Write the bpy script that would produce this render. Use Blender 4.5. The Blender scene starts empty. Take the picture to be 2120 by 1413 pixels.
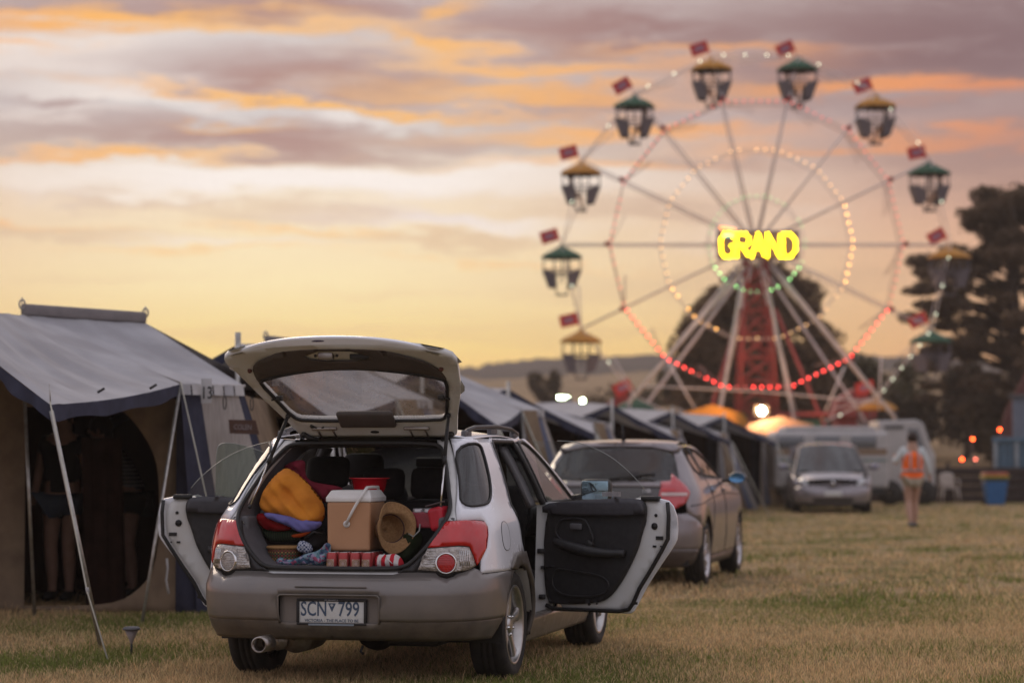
import bpy, bmesh, math, random
import numpy as np
from mathutils import Vector, Matrix
from mathutils.geometry import delaunay_2d_cdt
R = math.radians; PI = math.pi; random.seed(7)
sc = bpy.context.scene; col = sc.collection

# ------------------------------------------------------------ camera
FPX = 5006.; CAMH = 1.29; PITCH = math.atan((942-706.5)/FPX)
cd = bpy.data.cameras.new('camera'); cam = bpy.data.objects.new('camera', cd); col.objects.link(cam)
cam.location = (0, 0, CAMH); cam.rotation_euler = (PI/2+PITCH, 0, 0)
cd.lens = 85; cd.sensor_width = 36; cd.clip_end = 9000; cd.clip_start = .1
cd.dof.use_dof = True; cd.dof.focus_distance = 13.8; cd.dof.aperture_fstop = 1.9; cd.dof.aperture_blades = 0
sc.camera = cam
sc.view_settings.view_transform = 'Standard'; sc.view_settings.look = 'None'; sc.view_settings.gamma = 1
sc.view_settings.exposure = .13; sc.view_settings.use_curve_mapping = False
sc.cycles.use_denoising = True; sc.cycles.max_bounces = 10; sc.cycles.transparent_max_bounces = 24
sc.cycles.sample_clamp_indirect = 6; sc.cycles.caustics_reflective = False; sc.cycles.caustics_refractive = False

def at(px, py, d):
    """the point d metres out into the field seen at that place of the 2120 x 1413 photograph"""
    u = (px-1060)/FPX; v = (706.5-py)/FPX
    r = (u, math.cos(PITCH)-v*math.sin(PITCH), math.sin(PITCH)+v*math.cos(PITCH))
    return Vector((r[0]*d/r[1], d, CAMH+r[2]*d/r[1]))
def srgb(*c):
    return tuple(((v/255+.055)/1.055)**2.4 if v > 10 else v/255/12.92 for v in c)
# ------------------------------------------------------------ sky: a cloudy sunset, the same all the way round
world = bpy.data.worlds.new('World'); sc.world = world; world.use_nodes = True
def build_sky(nt):
    N = nt.nodes; L = nt.links
    for n in list(N): N.remove(n)
    def node(t, **k):
        n = N.new(t)
        for a, b in k.items(): setattr(n, a, b)
        return n
    def inp(n, i, v):
        if hasattr(v, 'is_linked') or isinstance(v, bpy.types.NodeSocket): L.new(v, n.inputs[i])
        elif v is not None: n.inputs[i].default_value = v
    def m(op, a, b=None, c=None, clamp=False):
        n = node('ShaderNodeMath', operation=op); n.use_clamp = clamp
        inp(n, 0, a); inp(n, 1, b); inp(n, 2, c) if c is not None else None
        return n.outputs[0]
    def mix(f, a, b):
        n = node('ShaderNodeMix', data_type='RGBA'); inp(n, 0, f); inp(n, 6, a); inp(n, 7, b); return n.outputs[2]
    def ramp(f, stops):
        n = node('ShaderNodeValToRGB'); inp(n, 0, f); e = n.color_ramp.elements
        while len(e) < len(stops): e.new(.5)
        for k, (p, c) in enumerate(stops): e[k].position = p; e[k].color = (*srgb(*c), 1)
        return n.outputs[0]
    tc = node('ShaderNodeTexCoord'); sep = node('ShaderNodeSeparateXYZ'); L.new(tc.outputs['Generated'], sep.inputs[0])
    x, y, z = sep.outputs
    az = m('MULTIPLY', m('ARCTAN2', x, y), 57.2958); el = m('MULTIPLY', m('ARCSINE', z), 57.2958)
    # slow and fine drifts of the cloud edges
    def noise(scale, sx, sz, detail=5, rough=.55, off=0, dist=0):
        mp = node('ShaderNodeMapping'); mp.inputs['Scale'].default_value = (sx, sx, sz); mp.inputs['Location'].default_value = (off, off*.7, off*.3)
        L.new(tc.outputs['Generated'], mp.inputs[0])
        n = node('ShaderNodeTexNoise'); n.inputs['Scale'].default_value = scale; n.inputs['Detail'].default_value = detail
        n.inputs['Roughness'].default_value = rough; n.inputs['Distortion'].default_value = dist; L.new(mp.outputs[0], n.inputs['Vector'])
        return n.outputs['Fac']
    n1 = noise(9, 1, 5, 6, .6, 3.1); n2 = noise(22, 1, 6, 6, .62, 8.7, .4); n3 = noise(5, 1, 4.5, 5, .6, 1.7)
    n4 = noise(40, 1, 7, 4, .6, 5.2)
    az2 = m('ADD', az, m('MULTIPLY', m('SUBTRACT', n1, .5), 9)); el2 = m('ADD', el, m('ADD', m('MULTIPLY', m('SUBTRACT', n1, .5), 1.5), m('MULTIPLY', m('SUBTRACT', n2, .5), 1.3)))
    # clear-sky colour by height, for the sunset side and for the far side
    f = m('DIVIDE', el, 40, clamp=True)
    warm = ramp(f, [(0, (244, 172, 104)), (.035, (252, 200, 118)), (.065, (255, 226, 142)), (.1, (255, 236, 184)), (.15, (246, 228, 200)), (.2, (210, 206, 206)), (.3, (214, 206, 204)), (.6, (218, 214, 222)), (1, (222, 220, 232))])
    cool = ramp(f, [(0, (214, 138, 104)), (.05, (226, 154, 110)), (.09, (222, 158, 118)), (.14, (202, 140, 116)), (.2, (160, 122, 118)), (.3, (192, 176, 176)), (.6, (212, 206, 216)), (1, (222, 220, 232))])
    far = ramp(f, [(0, (178, 164, 168)), (.3, (206, 200, 210)), (1, (222, 220, 232))])
    d1 = m('SUBTRACT', az, -5); w = m('EXPONENT', m('MULTIPLY', m('MULTIPLY', d1, d1), -1/(13.*13)))
    w2 = m('EXPONENT', m('MULTIPLY', m('MULTIPLY', d1, d1), -1/(75.*75)))
    base = mix(w, mix(w2, far, cool), warm)
    # cloud banks by bearing and height (degrees), then general streaky cloud everywhere
    def bank(a, e, sa, se, k=1., tilt=0., src=(None, None)):
        A = m('SUBTRACT', src[0] or az2, a); E = m('SUBTRACT', m('SUBTRACT', src[1] or el2, e), m('MULTIPLY', A, tilt))
        q = m('ADD', m('POWER', m('ABSOLUTE', m('DIVIDE', A, sa)), 2), m('POWER', m('ABSOLUTE', m('DIVIDE', E, se)), 3))
        return m('MULTIPLY', m('EXPONENT', m('MULTIPLY', q, -1)), k)
    def total(l):
        s = l[0]
        for b in l[1:]: s = m('MAXIMUM', s, b)
        return s
    P = lambda px, py: (math.degrees(math.atan((px-1060)/FPX)), math.degrees(math.atan((942-py)/FPX)))
    dark = total([bank(*P(680, 165), 5.2, .62, .95, -.03), bank(*P(560, 285), 6.8, .42, .9, -.01), bank(*P(520, 20), 8, .38, .9), bank(*P(1300, 60), 8, .8, .95, -.04),
                  bank(*P(60, 228), 1.1, .14, .6), bank(*P(1200, 210), 3, .55, .65, -.05), bank(*P(1950, 90), 9, 1.5, 1., 0), bank(*P(1500, 330), 3.0, .28, .45, -.02),
                  bank(*P(2050, 330), 3.5, .9, .5), bank(*P(640, 445), 3.4, .2, .42, -.05), bank(*P(860, 505), 3.2, .2, .46, -.03), bank(*P(160, 480), 2.6, .17, .42, -.03), bank(*P(330, 415), 2.4, .12, .36, -.08), bank(*P(1250, 450), 3, .22, .38, -.02), bank(*P(1400, 590), 6, .4, .26), bank(*P(520, 690), 12, .22, .32), bank(*P(900, 612), 3.5, .14, .26), bank(*P(200, 580), 3, .12, .2)])
    glow = total([bank(*P(200, 45), 3.5, .22, .95, .01), bank(*P(480, 60), 4.2, .2, .7), bank(*P(860, 95), 2.2, .2, .9, -.13), bank(*P(700, 210), 5.5, .12, .9, -.06), bank(*P(1100, 130), 3.4, .2, .8, -.05),
                  bank(*P(920, 25), 1.2, .16, .75, .25), bank(*P(1150, 190), 3.5, .25, .75, -.06), bank(*P(300, 322), 3.5, .1, .8), bank(*P(1350, 270), 3.4, .2, .9, .02), bank(*P(1850, 185), 4.8, .22, .85, -.03), bank(*P(1450, 110), 2.4, .16, .6, -.05), bank(*P(1250, 340), 3.0, .14, .6),
                  bank(*P(1850, 300), 3.8, .18, .65), bank(*P(60, 98), 1.0, .12, .65), bank(*P(480, 262), 1.2, .1, .6), bank(*P(60, 455), 2.2, .12, .4, -.08), bank(*P(620, 475), 1.6, .09, .5, -.12), bank(*P(1000, 545), 3, .08, .35, -.04), bank(*P(380, 520), 2.4, .08, .35)])
    white = total([bank(*P(620, 372), 7.5, .42, 1.1, -.01), bank(*P(880, 462), 2.2, .22, 1.1, -.09), bank(*P(460, 500), 1.8, .1, .45, -.06), bank(*P(300, 195), 3.8, .34, .95), bank(*P(100, 120), 2.8, .6, .85), bank(*P(60, 250), 2, .15, .6), bank(*P(760, 240), 1.5, .13, .6), bank(*P(1130, 390), 1.6, .3, .5), bank(*P(1560, 470), 2.2, .4, .3)])
    body = m('MULTIPLY_ADD', m('SUBTRACT', n3, .5), 3.4, .25, clamp=True)
    hi = m('MULTIPLY', m('SUBTRACT', el, 10), .08, clamp=True); away = m('SUBTRACT', 1, w2)
    gen = m('MULTIPLY', body, m('MAXIMUM', m('MAXIMUM', hi, away), .12))
    lowf = m('MULTIPLY_ADD', el, -.35, 2.45, clamp=True)
    cdark = mix(w, mix(w2, (*srgb(178, 170, 180), 1), (*srgb(110, 86, 94), 1)), mix(lowf, (*srgb(166, 128, 124), 1), (*srgb(226, 184, 146), 1)))
    cglow = mix(w, (*srgb(232, 132, 88), 1), (*srgb(252, 188, 98), 1))
    c = mix(m('MULTIPLY', white, 1.0), base, mix(w, (*srgb(226, 200, 180), 1), (*srgb(250, 242, 236), 1)))
    dk = m('MULTIPLY', dark, m('MULTIPLY_ADD', n2, 2.0, .02, clamp=True))
    c = mix(m('MAXIMUM', dk, m('MULTIPLY', gen, .8)), c, cdark)
    gl = m('MULTIPLY', glow, m('MULTIPLY_ADD', n4, 2.2, .05, clamp=True))
    c = mix(gl, c, cglow)
    # below the horizon the sky is never seen; the ground covers it
    c = mix(m('LESS_THAN', z, -.02), c, (.06, .045, .03, 1))
    nish = node('ShaderNodeTexSky', sky_type='NISHITA'); nish.sun_disc = False; nish.sun_elevation = R(2); nish.sun_rotation = R(-5)
    bg0 = node('ShaderNodeBackground'); L.new(nish.outputs[0], bg0.inputs[0]); bg0.inputs[1].default_value = .0015
    bg = node('ShaderNodeBackground'); L.new(c, bg.inputs[0]); bg.inputs[1].default_value = 1.0
    add = node('ShaderNodeAddShader'); L.new(bg.outputs[0], add.inputs[0]); L.new(bg0.outputs[0], add.inputs[1])
    out = node('ShaderNodeOutputWorld'); L.new(add.outputs[0], out.inputs[0])
build_sky(world.node_tree)
# the low sun behind thin cloud: one wide, weak, warm light from ahead and to the left
sd = bpy.data.lights.new('sun', 'SUN'); sd.energy = .9; sd.angle = R(30); sd.color = (1, .78, .58)
sun = bpy.data.objects.new('sun', sd); col.objects.link(sun)
sun.rotation_euler = Vector((math.sin(R(-20)), math.cos(R(-20)), math.tan(R(28)))).to_track_quat('Z', 'Y').to_euler()
# ------------------------------------------------------------ materials
MATS = {}
def mat(name, c, rough=.6, metal=0., c2=None, nscale=8., bump=0., bscale=60., coat=0., spec=.5, alpha=1., emit=None, estr=0., trans=0., ior=1.45, namt=1., stretch=(1, 1, 1), vec='Object'):
    if name in MATS: return MATS[name]
    m = bpy.data.materials.new(name); MATS[name] = m; m.use_nodes = True; nt = m.node_tree; b = nt.nodes['Principled BSDF']
    b.inputs['Base Color'].default_value = (*c, 1); b.inputs['Roughness'].default_value = rough; b.inputs['Metallic'].default_value = metal
    b.inputs['Coat Weight'].default_value = coat; b.inputs['Coat Roughness'].default_value = .06; b.inputs['Specular IOR Level'].default_value = spec
    b.inputs['Alpha'].default_value = alpha; b.inputs['Transmission Weight'].default_value = trans; b.inputs['IOR'].default_value = ior
    if emit: b.inputs['Emission Color'].default_value = (*emit, 1); b.inputs['Emission Strength'].default_value = estr
    tc = nt.nodes.new('ShaderNodeTexCoord'); mp = nt.nodes.new('ShaderNodeMapping'); nt.links.new(tc.outputs[vec], mp.inputs[0]); mp.inputs['Scale'].default_value = stretch
    c2 = c2 or tuple(v*.82 for v in c)
    n = nt.nodes.new('ShaderNodeTexNoise'); n.inputs['Scale'].default_value = nscale; n.inputs['Detail'].default_value = 5; nt.links.new(mp.outputs[0], n.inputs[0])
    r = nt.nodes.new('ShaderNodeValToRGB'); r.color_ramp.elements[0].position = .35; r.color_ramp.elements[1].position = .65
    r.color_ramp.elements[0].color = (*[a+(b_-a)*namt for a, b_ in zip(c, c2)], 1); r.color_ramp.elements[1].color = (*c, 1)
    nt.links.new(n.outputs['Fac'], r.inputs[0]); nt.links.new(r.outputs[0], b.inputs['Base Color'])
    if bump:
        n2 = nt.nodes.new('ShaderNodeTexNoise'); n2.inputs['Scale'].default_value = bscale; n2.inputs['Detail'].default_value = 4; nt.links.new(mp.outputs[0], n2.inputs[0])
        bp = nt.nodes.new('ShaderNodeBump'); bp.inputs['Strength'].default_value = bump; bp.inputs['Distance'].default_value = .01
        nt.links.new(n2.outputs['Fac'], bp.inputs['Height']); nt.links.new(bp.outputs[0], b.inputs['Normal'])
    return m
def glassy(name, tint, mixf=.12, rough=.02, dust=0., film_c=(.5, .45, .4)):
    """thin pane: clear tinted, with a mirror-like surface that grows at grazing angles"""
    if name in MATS: return MATS[name]
    m = bpy.data.materials.new(name); MATS[name] = m; m.use_nodes = True; nt = m.node_tree; N = nt.nodes; L = nt.links
    N.remove(N['Principled BSDF']); out = N['Material Output']
    t = N.new('ShaderNodeBsdfTransparent'); t.inputs[0].default_value = (*tint, 1)
    g = N.new('ShaderNodeBsdfGlossy'); g.inputs['Roughness'].default_value = rough; g.inputs[0].default_value = (.9, .9, .9, 1)
    fr = N.new('ShaderNodeFresnel'); fr.inputs[0].default_value = 1.5
    ad = N.new('ShaderNodeMath'); ad.operation = 'ADD'; ad.use_clamp = True; ad.inputs[1].default_value = mixf; L.new(fr.outputs[0], ad.inputs[0])
    mx = N.new('ShaderNodeMixShader'); L.new(ad.outputs[0], mx.inputs[0]); L.new(t.outputs[0], mx.inputs[1]); L.new(g.outputs[0], mx.inputs[2])
    if dust:  # pale film: dust on most panes, painted haze reflection on the tailgate
        tc = N.new('ShaderNodeTexCoord'); n = N.new('ShaderNodeTexNoise'); n.inputs['Scale'].default_value = 7; n.inputs['Detail'].default_value = 8; n.inputs['Roughness'].default_value = .7; L.new(tc.outputs['Object'], n.inputs[0])
        mm = N.new('ShaderNodeMath'); mm.operation = 'MULTIPLY'; mm.inputs[1].default_value = dust*2; L.new(n.outputs['Fac'], mm.inputs[0])
        d = N.new('ShaderNodeBsdfDiffuse'); d.inputs[0].default_value = (*film_c, 1)
        m2 = N.new('ShaderNodeMixShader'); L.new(mm.outputs[0], m2.inputs[0]); L.new(mx.outputs[0], m2.inputs[1]); L.new(d.outputs[0], m2.inputs[2]); mx = m2
    L.new(mx.outputs[0], out.inputs[0]); return m
def dusty(m, dust=(.30, .24, .18), amt=.35, zlo=.25, zhi=.75):
    """road dust: thicker low on the body, in soft patches, and duller where it lies"""
    nt = m.node_tree; N = nt.nodes; L = nt.links; b = N['Principled BSDF']; src = b.inputs['Base Color'].links[0].from_socket; tc = N.new('ShaderNodeTexCoord')
    n = N.new('ShaderNodeTexNoise'); n.inputs['Scale'].default_value = 5; n.inputs['Detail'].default_value = 9; n.inputs['Roughness'].default_value = .75; L.new(tc.outputs['Object'], n.inputs[0])
    sp = N.new('ShaderNodeSeparateXYZ'); L.new(tc.outputs['Object'], sp.inputs[0])
    mr = N.new('ShaderNodeMapRange'); mr.inputs[1].default_value = zhi; mr.inputs[2].default_value = zlo; mr.inputs[3].default_value = .25; mr.inputs[4].default_value = 1.; L.new(sp.outputs[2], mr.inputs[0])
    r = N.new('ShaderNodeMapRange'); r.inputs[1].default_value = .38; r.inputs[2].default_value = .72; L.new(n.outputs[0], r.inputs[0])
    f = N.new('ShaderNodeMath'); f.operation = 'MULTIPLY'; L.new(mr.outputs[0], f.inputs[0]); L.new(r.outputs[0], f.inputs[1]); g = N.new('ShaderNodeMath'); g.operation = 'MULTIPLY'; g.inputs[1].default_value = amt; L.new(f.outputs[0], g.inputs[0])
    mx = N.new('ShaderNodeMix'); mx.data_type = 'RGBA'; L.new(g.outputs[0], mx.inputs[0]); L.new(src, mx.inputs[6]); mx.inputs[7].default_value = (*dust, 1); L.new(mx.outputs[2], b.inputs['Base Color'])
    q = N.new('ShaderNodeMath'); q.operation = 'MULTIPLY_ADD'; L.new(f.outputs[0], q.inputs[0]); q.inputs[1].default_value = .35; q.inputs[2].default_value = b.inputs['Roughness'].default_value; L.new(q.outputs[0], b.inputs['Roughness'])
    c = N.new('ShaderNodeMath'); c.operation = 'MULTIPLY_ADD'; L.new(f.outputs[0], c.inputs[0]); c.inputs[1].default_value = .4; c.inputs[2].default_value = .05; L.new(c.outputs[0], b.inputs['Coat Roughness']); return m
def cloth(name, c, c2=None, trans=.35, bump=.25, **k):
    """woven fabric that lets some light through"""
    if name in MATS: return MATS[name]
    m = mat(name, c, .9, c2=c2, bump=bump, spec=.15, **k); nt = m.node_tree; b = nt.nodes['Principled BSDF']; out = nt.nodes['Material Output']
    t = nt.nodes.new('ShaderNodeBsdfTranslucent'); src = b.inputs['Base Color'].links[0].from_socket; nt.links.new(src, t.inputs[0])
    mx = nt.nodes.new('ShaderNodeMixShader'); mx.inputs[0].default_value = trans; nt.links.new(b.outputs[0], mx.inputs[1]); nt.links.new(t.outputs[0], mx.inputs[2]); nt.links.new(mx.outputs[0], out.inputs[0])
    return m
def emis(name, c, s):
    return mat(name, tuple(v*.5 for v in c), .4, emit=c, estr=s)

# ------------------------------------------------------------ mesh builder
class MB:
    def __init__(s): s.v = []; s.f = []; s.m = []; s.sm = []; s.mi = 0; s.smooth = True
    def add(s, vs, fs, smooth=None):
        b = len(s.v); s.v += [tuple(v) for v in vs]; sm = s.smooth if smooth is None else smooth
        for f in fs: s.f.append(tuple(b+i for i in f)); s.m.append(s.mi); s.sm.append(sm)
        return s
    def box(s, c, size, rot=None, bev=0.):
        x, y, z = [v/2 for v in size]; c = Vector(c)
        if bev <= 0:
            vs = [Vector((a*x, b*y, d*z)) for a in (-1, 1) for b in (-1, 1) for d in (-1, 1)]
            fs = [(0, 1, 3, 2), (4, 6, 7, 5), (0, 4, 5, 1), (2, 3, 7, 6), (0, 2, 6, 4), (1, 5, 7, 3)]
        else:
            bm = bmesh.new(); bmesh.ops.create_cube(bm, size=1)
            bmesh.ops.scale(bm, vec=(2*x, 2*y, 2*z), verts=bm.verts); bmesh.ops.bevel(bm, geom=bm.edges[:], offset=bev, segments=2, profile=.5, affect='EDGES')
            vs = [v.co.copy() for v in bm.verts]; fs = [[v.index for v in f.verts] for f in bm.faces]; bm.free()
        if rot is not None: vs = [rot @ v for v in vs]
        return s.add([v+c for v in vs], fs, smooth=bev > 0)
    def tube(s, pts, r, n=8, cap=True, closed=False):
        pts = [Vector(p) for p in pts]; rs = r if isinstance(r, (list, tuple)) else [r]*len(pts); vs = []; k = len(pts); up = None
        for i, p in enumerate(pts):
            a = pts[i-1] if (i or closed) else p; b = pts[(i+1) % k] if (i < k-1 or closed) else p
            d = (b-a).normalized() if (b-a).length > 1e-9 else Vector((0, 0, 1))
            if up is None: up = Vector((0, 0, 1)) if abs(d.z) < .9 else Vector((1, 0, 0))
            e = d.cross(up).normalized(); g = e.cross(d).normalized(); up = g
            vs += [p+(e*math.cos(2*PI*j/n)+g*math.sin(2*PI*j/n))*rs[i] for j in range(n)]
        fs = [(i*n+j, i*n+(j+1) % n, ((i+1) % k)*n+(j+1) % n, ((i+1) % k)*n+j) for i in range(k if closed else k-1) for j in range(n)]
        if cap and not closed: fs += [tuple(reversed(range(n))), tuple((k-1)*n+j for j in range(n))]
        return s.add(vs, fs)
    def lathe(s, prof, c=(0, 0, 0), axis='z', n=24, rot=None):
        vs = []; c = Vector(c)
        for r, h in prof:
            for j in range(n):
                a = 2*PI*j/n; v = Vector((r*math.cos(a), r*math.sin(a), h))
                if axis == 'x': v = Vector((v.z, v.x, v.y))
                if axis == 'y': v = Vector((v.x, -v.z, v.y))
                if rot is not None: v = rot @ v
                vs.append(v+c)
        fs = [(i*n+j, i*n+(j+1) % n, (i+1)*n+(j+1) % n, (i+1)*n+j) for i in range(len(prof)-1) for j in range(n)]
        if prof[0][0] > 1e-4: pass
        return s.add(vs, fs)
    def grid(s, fn, nu, nv, u=(0, 1), v=(0, 1)):
        vs = [fn(u[0]+(u[1]-u[0])*i/nu, v[0]+(v[1]-v[0])*j/nv) for i in range(nu+1) for j in range(nv+1)]
        fs = [(i*(nv+1)+j, (i+1)*(nv+1)+j, (i+1)*(nv+1)+j+1, i*(nv+1)+j+1) for i in range(nu) for j in range(nv)]
        return s.add(vs, fs)
    def ball(s, c, r, n=10, sc_=(1, 1, 1), rot=None):
        h = n//2; vs = []; c = Vector(c)
        for i in range(h+1):
            t = PI*i/h
            for j in range(n):
                v = Vector((math.sin(t)*math.cos(2*PI*j/n)*sc_[0], math.sin(t)*math.sin(2*PI*j/n)*sc_[1], math.cos(t)*sc_[2]))*r
                vs.append(c+(rot @ v if rot is not None else v))
        return s.add(vs, [(i*n+j, (i+1)*n+j, (i+1)*n+(j+1) % n, i*n+(j+1) % n) for i in range(h) for j in range(n)])
    def prism(s, poly, axis, a, b):
        """outline in the two other axes, pushed from a to b along the axis"""
        def P(p, h):
            return {'x': (h, p[0], p[1]), 'y': (p[0], h, p[1]), 'z': (p[0], p[1], h)}[axis]
        n = len(poly); vs = [P(p, a) for p in poly]+[P(p, b) for p in poly]
        return s.add(vs, [tuple(range(n)), tuple(reversed(range(n, 2*n)))]+[(i, i+n, (i+1) % n+n, (i+1) % n) for i in range(n)], smooth=False)
    def mesh(s, name, mats, weld=True):
        me = bpy.data.meshes.new(name); me.from_pydata(s.v, [], s.f)
        for m in (mats if isinstance(mats, (list, tuple)) else [mats]): me.materials.append(m)
        me.polygons.foreach_set('material_index', s.m); me.polygons.foreach_set('use_smooth', s.sm)
        if weld:
            bm = bmesh.new(); bm.from_mesh(me); bmesh.ops.remove_doubles(bm, verts=bm.verts, dist=1e-5)
            bmesh.ops.recalc_face_normals(bm, faces=bm.faces); bm.to_mesh(me); bm.free()
        me.update(); return me
    def obj(s, name, mats, parent=None, loc=(0, 0, 0), weld=True):
        return link(name, s.mesh(name, mats, weld), parent, loc)
def link(name, me, parent=None, loc=(0, 0, 0), rot=None):
    o = bpy.data.objects.new(name, me); col.objects.link(o); o.location = loc
    if parent: o.parent = parent
    if rot is not None: o.rotation_euler = rot
    return o
def tag(o, label=None, cat=None, group=None, kind=None):
    if label: o['label'] = label
    if cat: o['category'] = cat
    if group: o['group'] = group
    if kind: o['kind'] = kind
    return o
def thing(name, label, cat, loc=(0, 0, 0), rz=0., group=None):
    o = bpy.data.objects.new(name, None); col.objects.link(o); o.location = loc; o.rotation_euler = (0, 0, rz); o.empty_display_size = .2
    return tag(o, label, cat, group)
def copy_tree(o, parent=None):
    c = o.copy(); col.objects.link(c); c.parent = parent
    for ch in list(o.children): copy_tree(ch, c)
    return c
def bevel(o, w, seg=2):
    b = o.modifiers.new('bevel', 'BEVEL'); b.width = w; b.segments = seg; b.limit_method = 'ANGLE'; b.angle_limit = R(35); return o
def solid(o, t, off=-1):
    b = o.modifiers.new('solid', 'SOLIDIFY'); b.thickness = t; b.offset = off; return o
def autosmooth(me, ang=40):
    try: me.set_sharp_from_angle(angle=R(ang))
    except Exception: pass

# ------------------------------------------------------------ smooth outlines and curved panels
def smooth_poly(pts, it=2, keep=()):
    """Chaikin corner cutting; corners given with a third value 1 stay sharp"""
    p = [(q[0], q[1], (q[2] if len(q) > 2 else 0)) for q in pts]
    for _ in range(it):
        o = []; n = len(p)
        for i in range(n):
            a, b = p[i], p[(i+1) % n]
            if a[2]: o.append(a)
            else: o.append((a[0]*.75+b[0]*.25, a[1]*.75+b[1]*.25, 0))
            if not b[2]: o.append((a[0]*.25+b[0]*.75, a[1]*.25+b[1]*.75, 0))
        p = o
    return [(q[0], q[1]) for q in p]
def dens(poly, h):
    o = []
    for i in range(len(poly)):
        a, b = poly[i], poly[(i+1) % len(poly)]; k = max(1, int(math.dist(a, b)/h+.5))
        o += [(a[0]+(b[0]-a[0])*j/k, a[1]+(b[1]-a[1])*j/k) for j in range(k)]
    return o
def inside(p, poly):
    c = False; x, y = p; n = len(poly); j = n-1
    for i in range(n):
        xi, yi = poly[i]; xj, yj = poly[j]
        if (yi > y) != (yj > y) and x < (xj-xi)*(y-yi)/(yj-yi)+xi: c = not c
        j = i
    return c
def tri_panel(outline, holes=(), h=.035, edge=None):
    """triangles filling an outline with holes: (points, faces)"""
    rings = [dens(outline, edge or h)]+[dens(q, edge or h) for q in holes]; vs = []; ed = []
    for rg in rings:
        b = len(vs); vs += rg; ed += [(b+i, b+(i+1) % len(rg)) for i in range(len(rg))]
    xs = [p[0] for p in rings[0]]; ys = [p[1] for p in rings[0]]; bnd = np.array(vs)
    X = np.arange(min(xs)+h*.5, max(xs), h); Y = np.arange(min(ys)+h*.5, max(ys), h)
    for i, x in enumerate(X):
        for y in Y:
            p = (x, y)
            if ((bnd-np.array(p))**2).sum(1).min() > (h*.45)**2 and inside(p, rings[0]) and not any(inside(p, q) for q in rings[1:]): vs.append(p)
    r = delaunay_2d_cdt([Vector(p) for p in vs], ed, [], 0, 1e-6)
    P = [tuple(p) for p in r[0]]; F = []
    for f in r[2]:
        c = (sum(P[i][0] for i in f)/3, sum(P[i][1] for i in f)/3)
        if inside(c, rings[0]) and not any(inside(c, q) for q in rings[1:]): F.append(tuple(f))
    return P, F
def panel(name, outline, fn, mats, parent, holes=(), h=.035, edge=None, thick=0., side=1, out=None, soft=1, off=0., mirror=False):
    """an outline filled, laid on the surface fn(u, v); out(p) tells which way is outside; off pushes it outwards"""
    P, F = tri_panel(outline, holes, h, edge); V = [Vector(fn(*p)) for p in P]
    V = [Vector((v.x*side, v.y, v.z)) for v in V]
    s = 0
    for f in F:
        n = (V[f[1]]-V[f[0]]).cross(V[f[2]]-V[f[0]]); c = (V[f[0]]+V[f[1]]+V[f[2]])/3; s += n.dot(out(c))
    if s < 0: F = [tuple(reversed(f)) for f in F]
    if off:
        N = [Vector() for _ in V]
        for f in F:
            n = (V[f[1]]-V[f[0]]).cross(V[f[2]]-V[f[0]])
            for i in f: N[i] += n
        V = [v+n.normalized()*off if n.length > 0 else v for v, n in zip(V, N)]
    if mirror:
        k = len(V); V = V+[Vector((-v.x, v.y, v.z)) for v in V]; F = F+[tuple(i+k for i in reversed(f)) for f in F]
    me = bpy.data.meshes.new(name); me.from_pydata(V, [], F)
    for m in (mats if isinstance(mats, (list, tuple)) else [mats]): me.materials.append(m)
    me.polygons.foreach_set('use_smooth', [bool(soft)]*len(F))
    if mirror:
        bm = bmesh.new(); bm.from_mesh(me); bmesh.ops.remove_doubles(bm, verts=bm.verts, dist=2e-4); bm.to_mesh(me); bm.free()
    me.update(); o = link(name, me, parent)
    if thick: solid(o, thick)
    return o
def text_mesh(name, s, size, m, parent, mw, extrude=.0006, align='CENTER', sx=1.):
    c = bpy.data.curves.new(name, 'FONT'); c.body = s; c.size = size; c.align_x = align; c.align_y = 'CENTER'; c.extrude = extrude; c.resolution_u = 3; c.offset = size*.012
    t = bpy.data.objects.new(name, c); dg = bpy.context.evaluated_depsgraph_get(); col.objects.link(t); dg.update()
    me = bpy.data.meshes.new_from_object(t.evaluated_get(dg)); bpy.data.objects.remove(t)
    me.transform(mw @ Matrix.Diagonal((sx, 1, 1, 1))); me.materials.clear(); me.materials.append(m); me.name = name
    return link(name, me, parent)
def frame(o, ex, ey):
    ex = Vector(ex).normalized(); ez = ex.cross(Vector(ey)).normalized(); ey = ez.cross(ex)
    return Matrix(((ex.x, ey.x, ez.x, o[0]), (ex.y, ey.y, ez.y, o[1]), (ex.z, ey.z, ez.z, o[2]), (0, 0, 0, 1)))
def spl(xs, ys):
    """smooth curve through a table (monotone cubic)"""
    xs = np.array(xs, float); ys = np.array(ys, float)
    d = np.diff(ys)/np.diff(xs); m = np.zeros(len(xs)); m[0] = d[0]; m[-1] = d[-1]
    for i in range(1, len(xs)-1):
        m[i] = 0 if d[i-1]*d[i] <= 0 else 2*d[i-1]*d[i]/(d[i-1]+d[i])
    def f(x):
        x = min(max(x, xs[0]), xs[-1]); i = min(max(int(np.searchsorted(xs, x))-1, 0), len(xs)-2)
        h = xs[i+1]-xs[i]; t = (x-xs[i])/h
        return float((2*t**3-3*t*t+1)*ys[i]+(t**3-2*t*t+t)*h*m[i]+(-2*t**3+3*t*t)*ys[i+1]+(t**3-t*t)*h*m[i+1])
    return f
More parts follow.
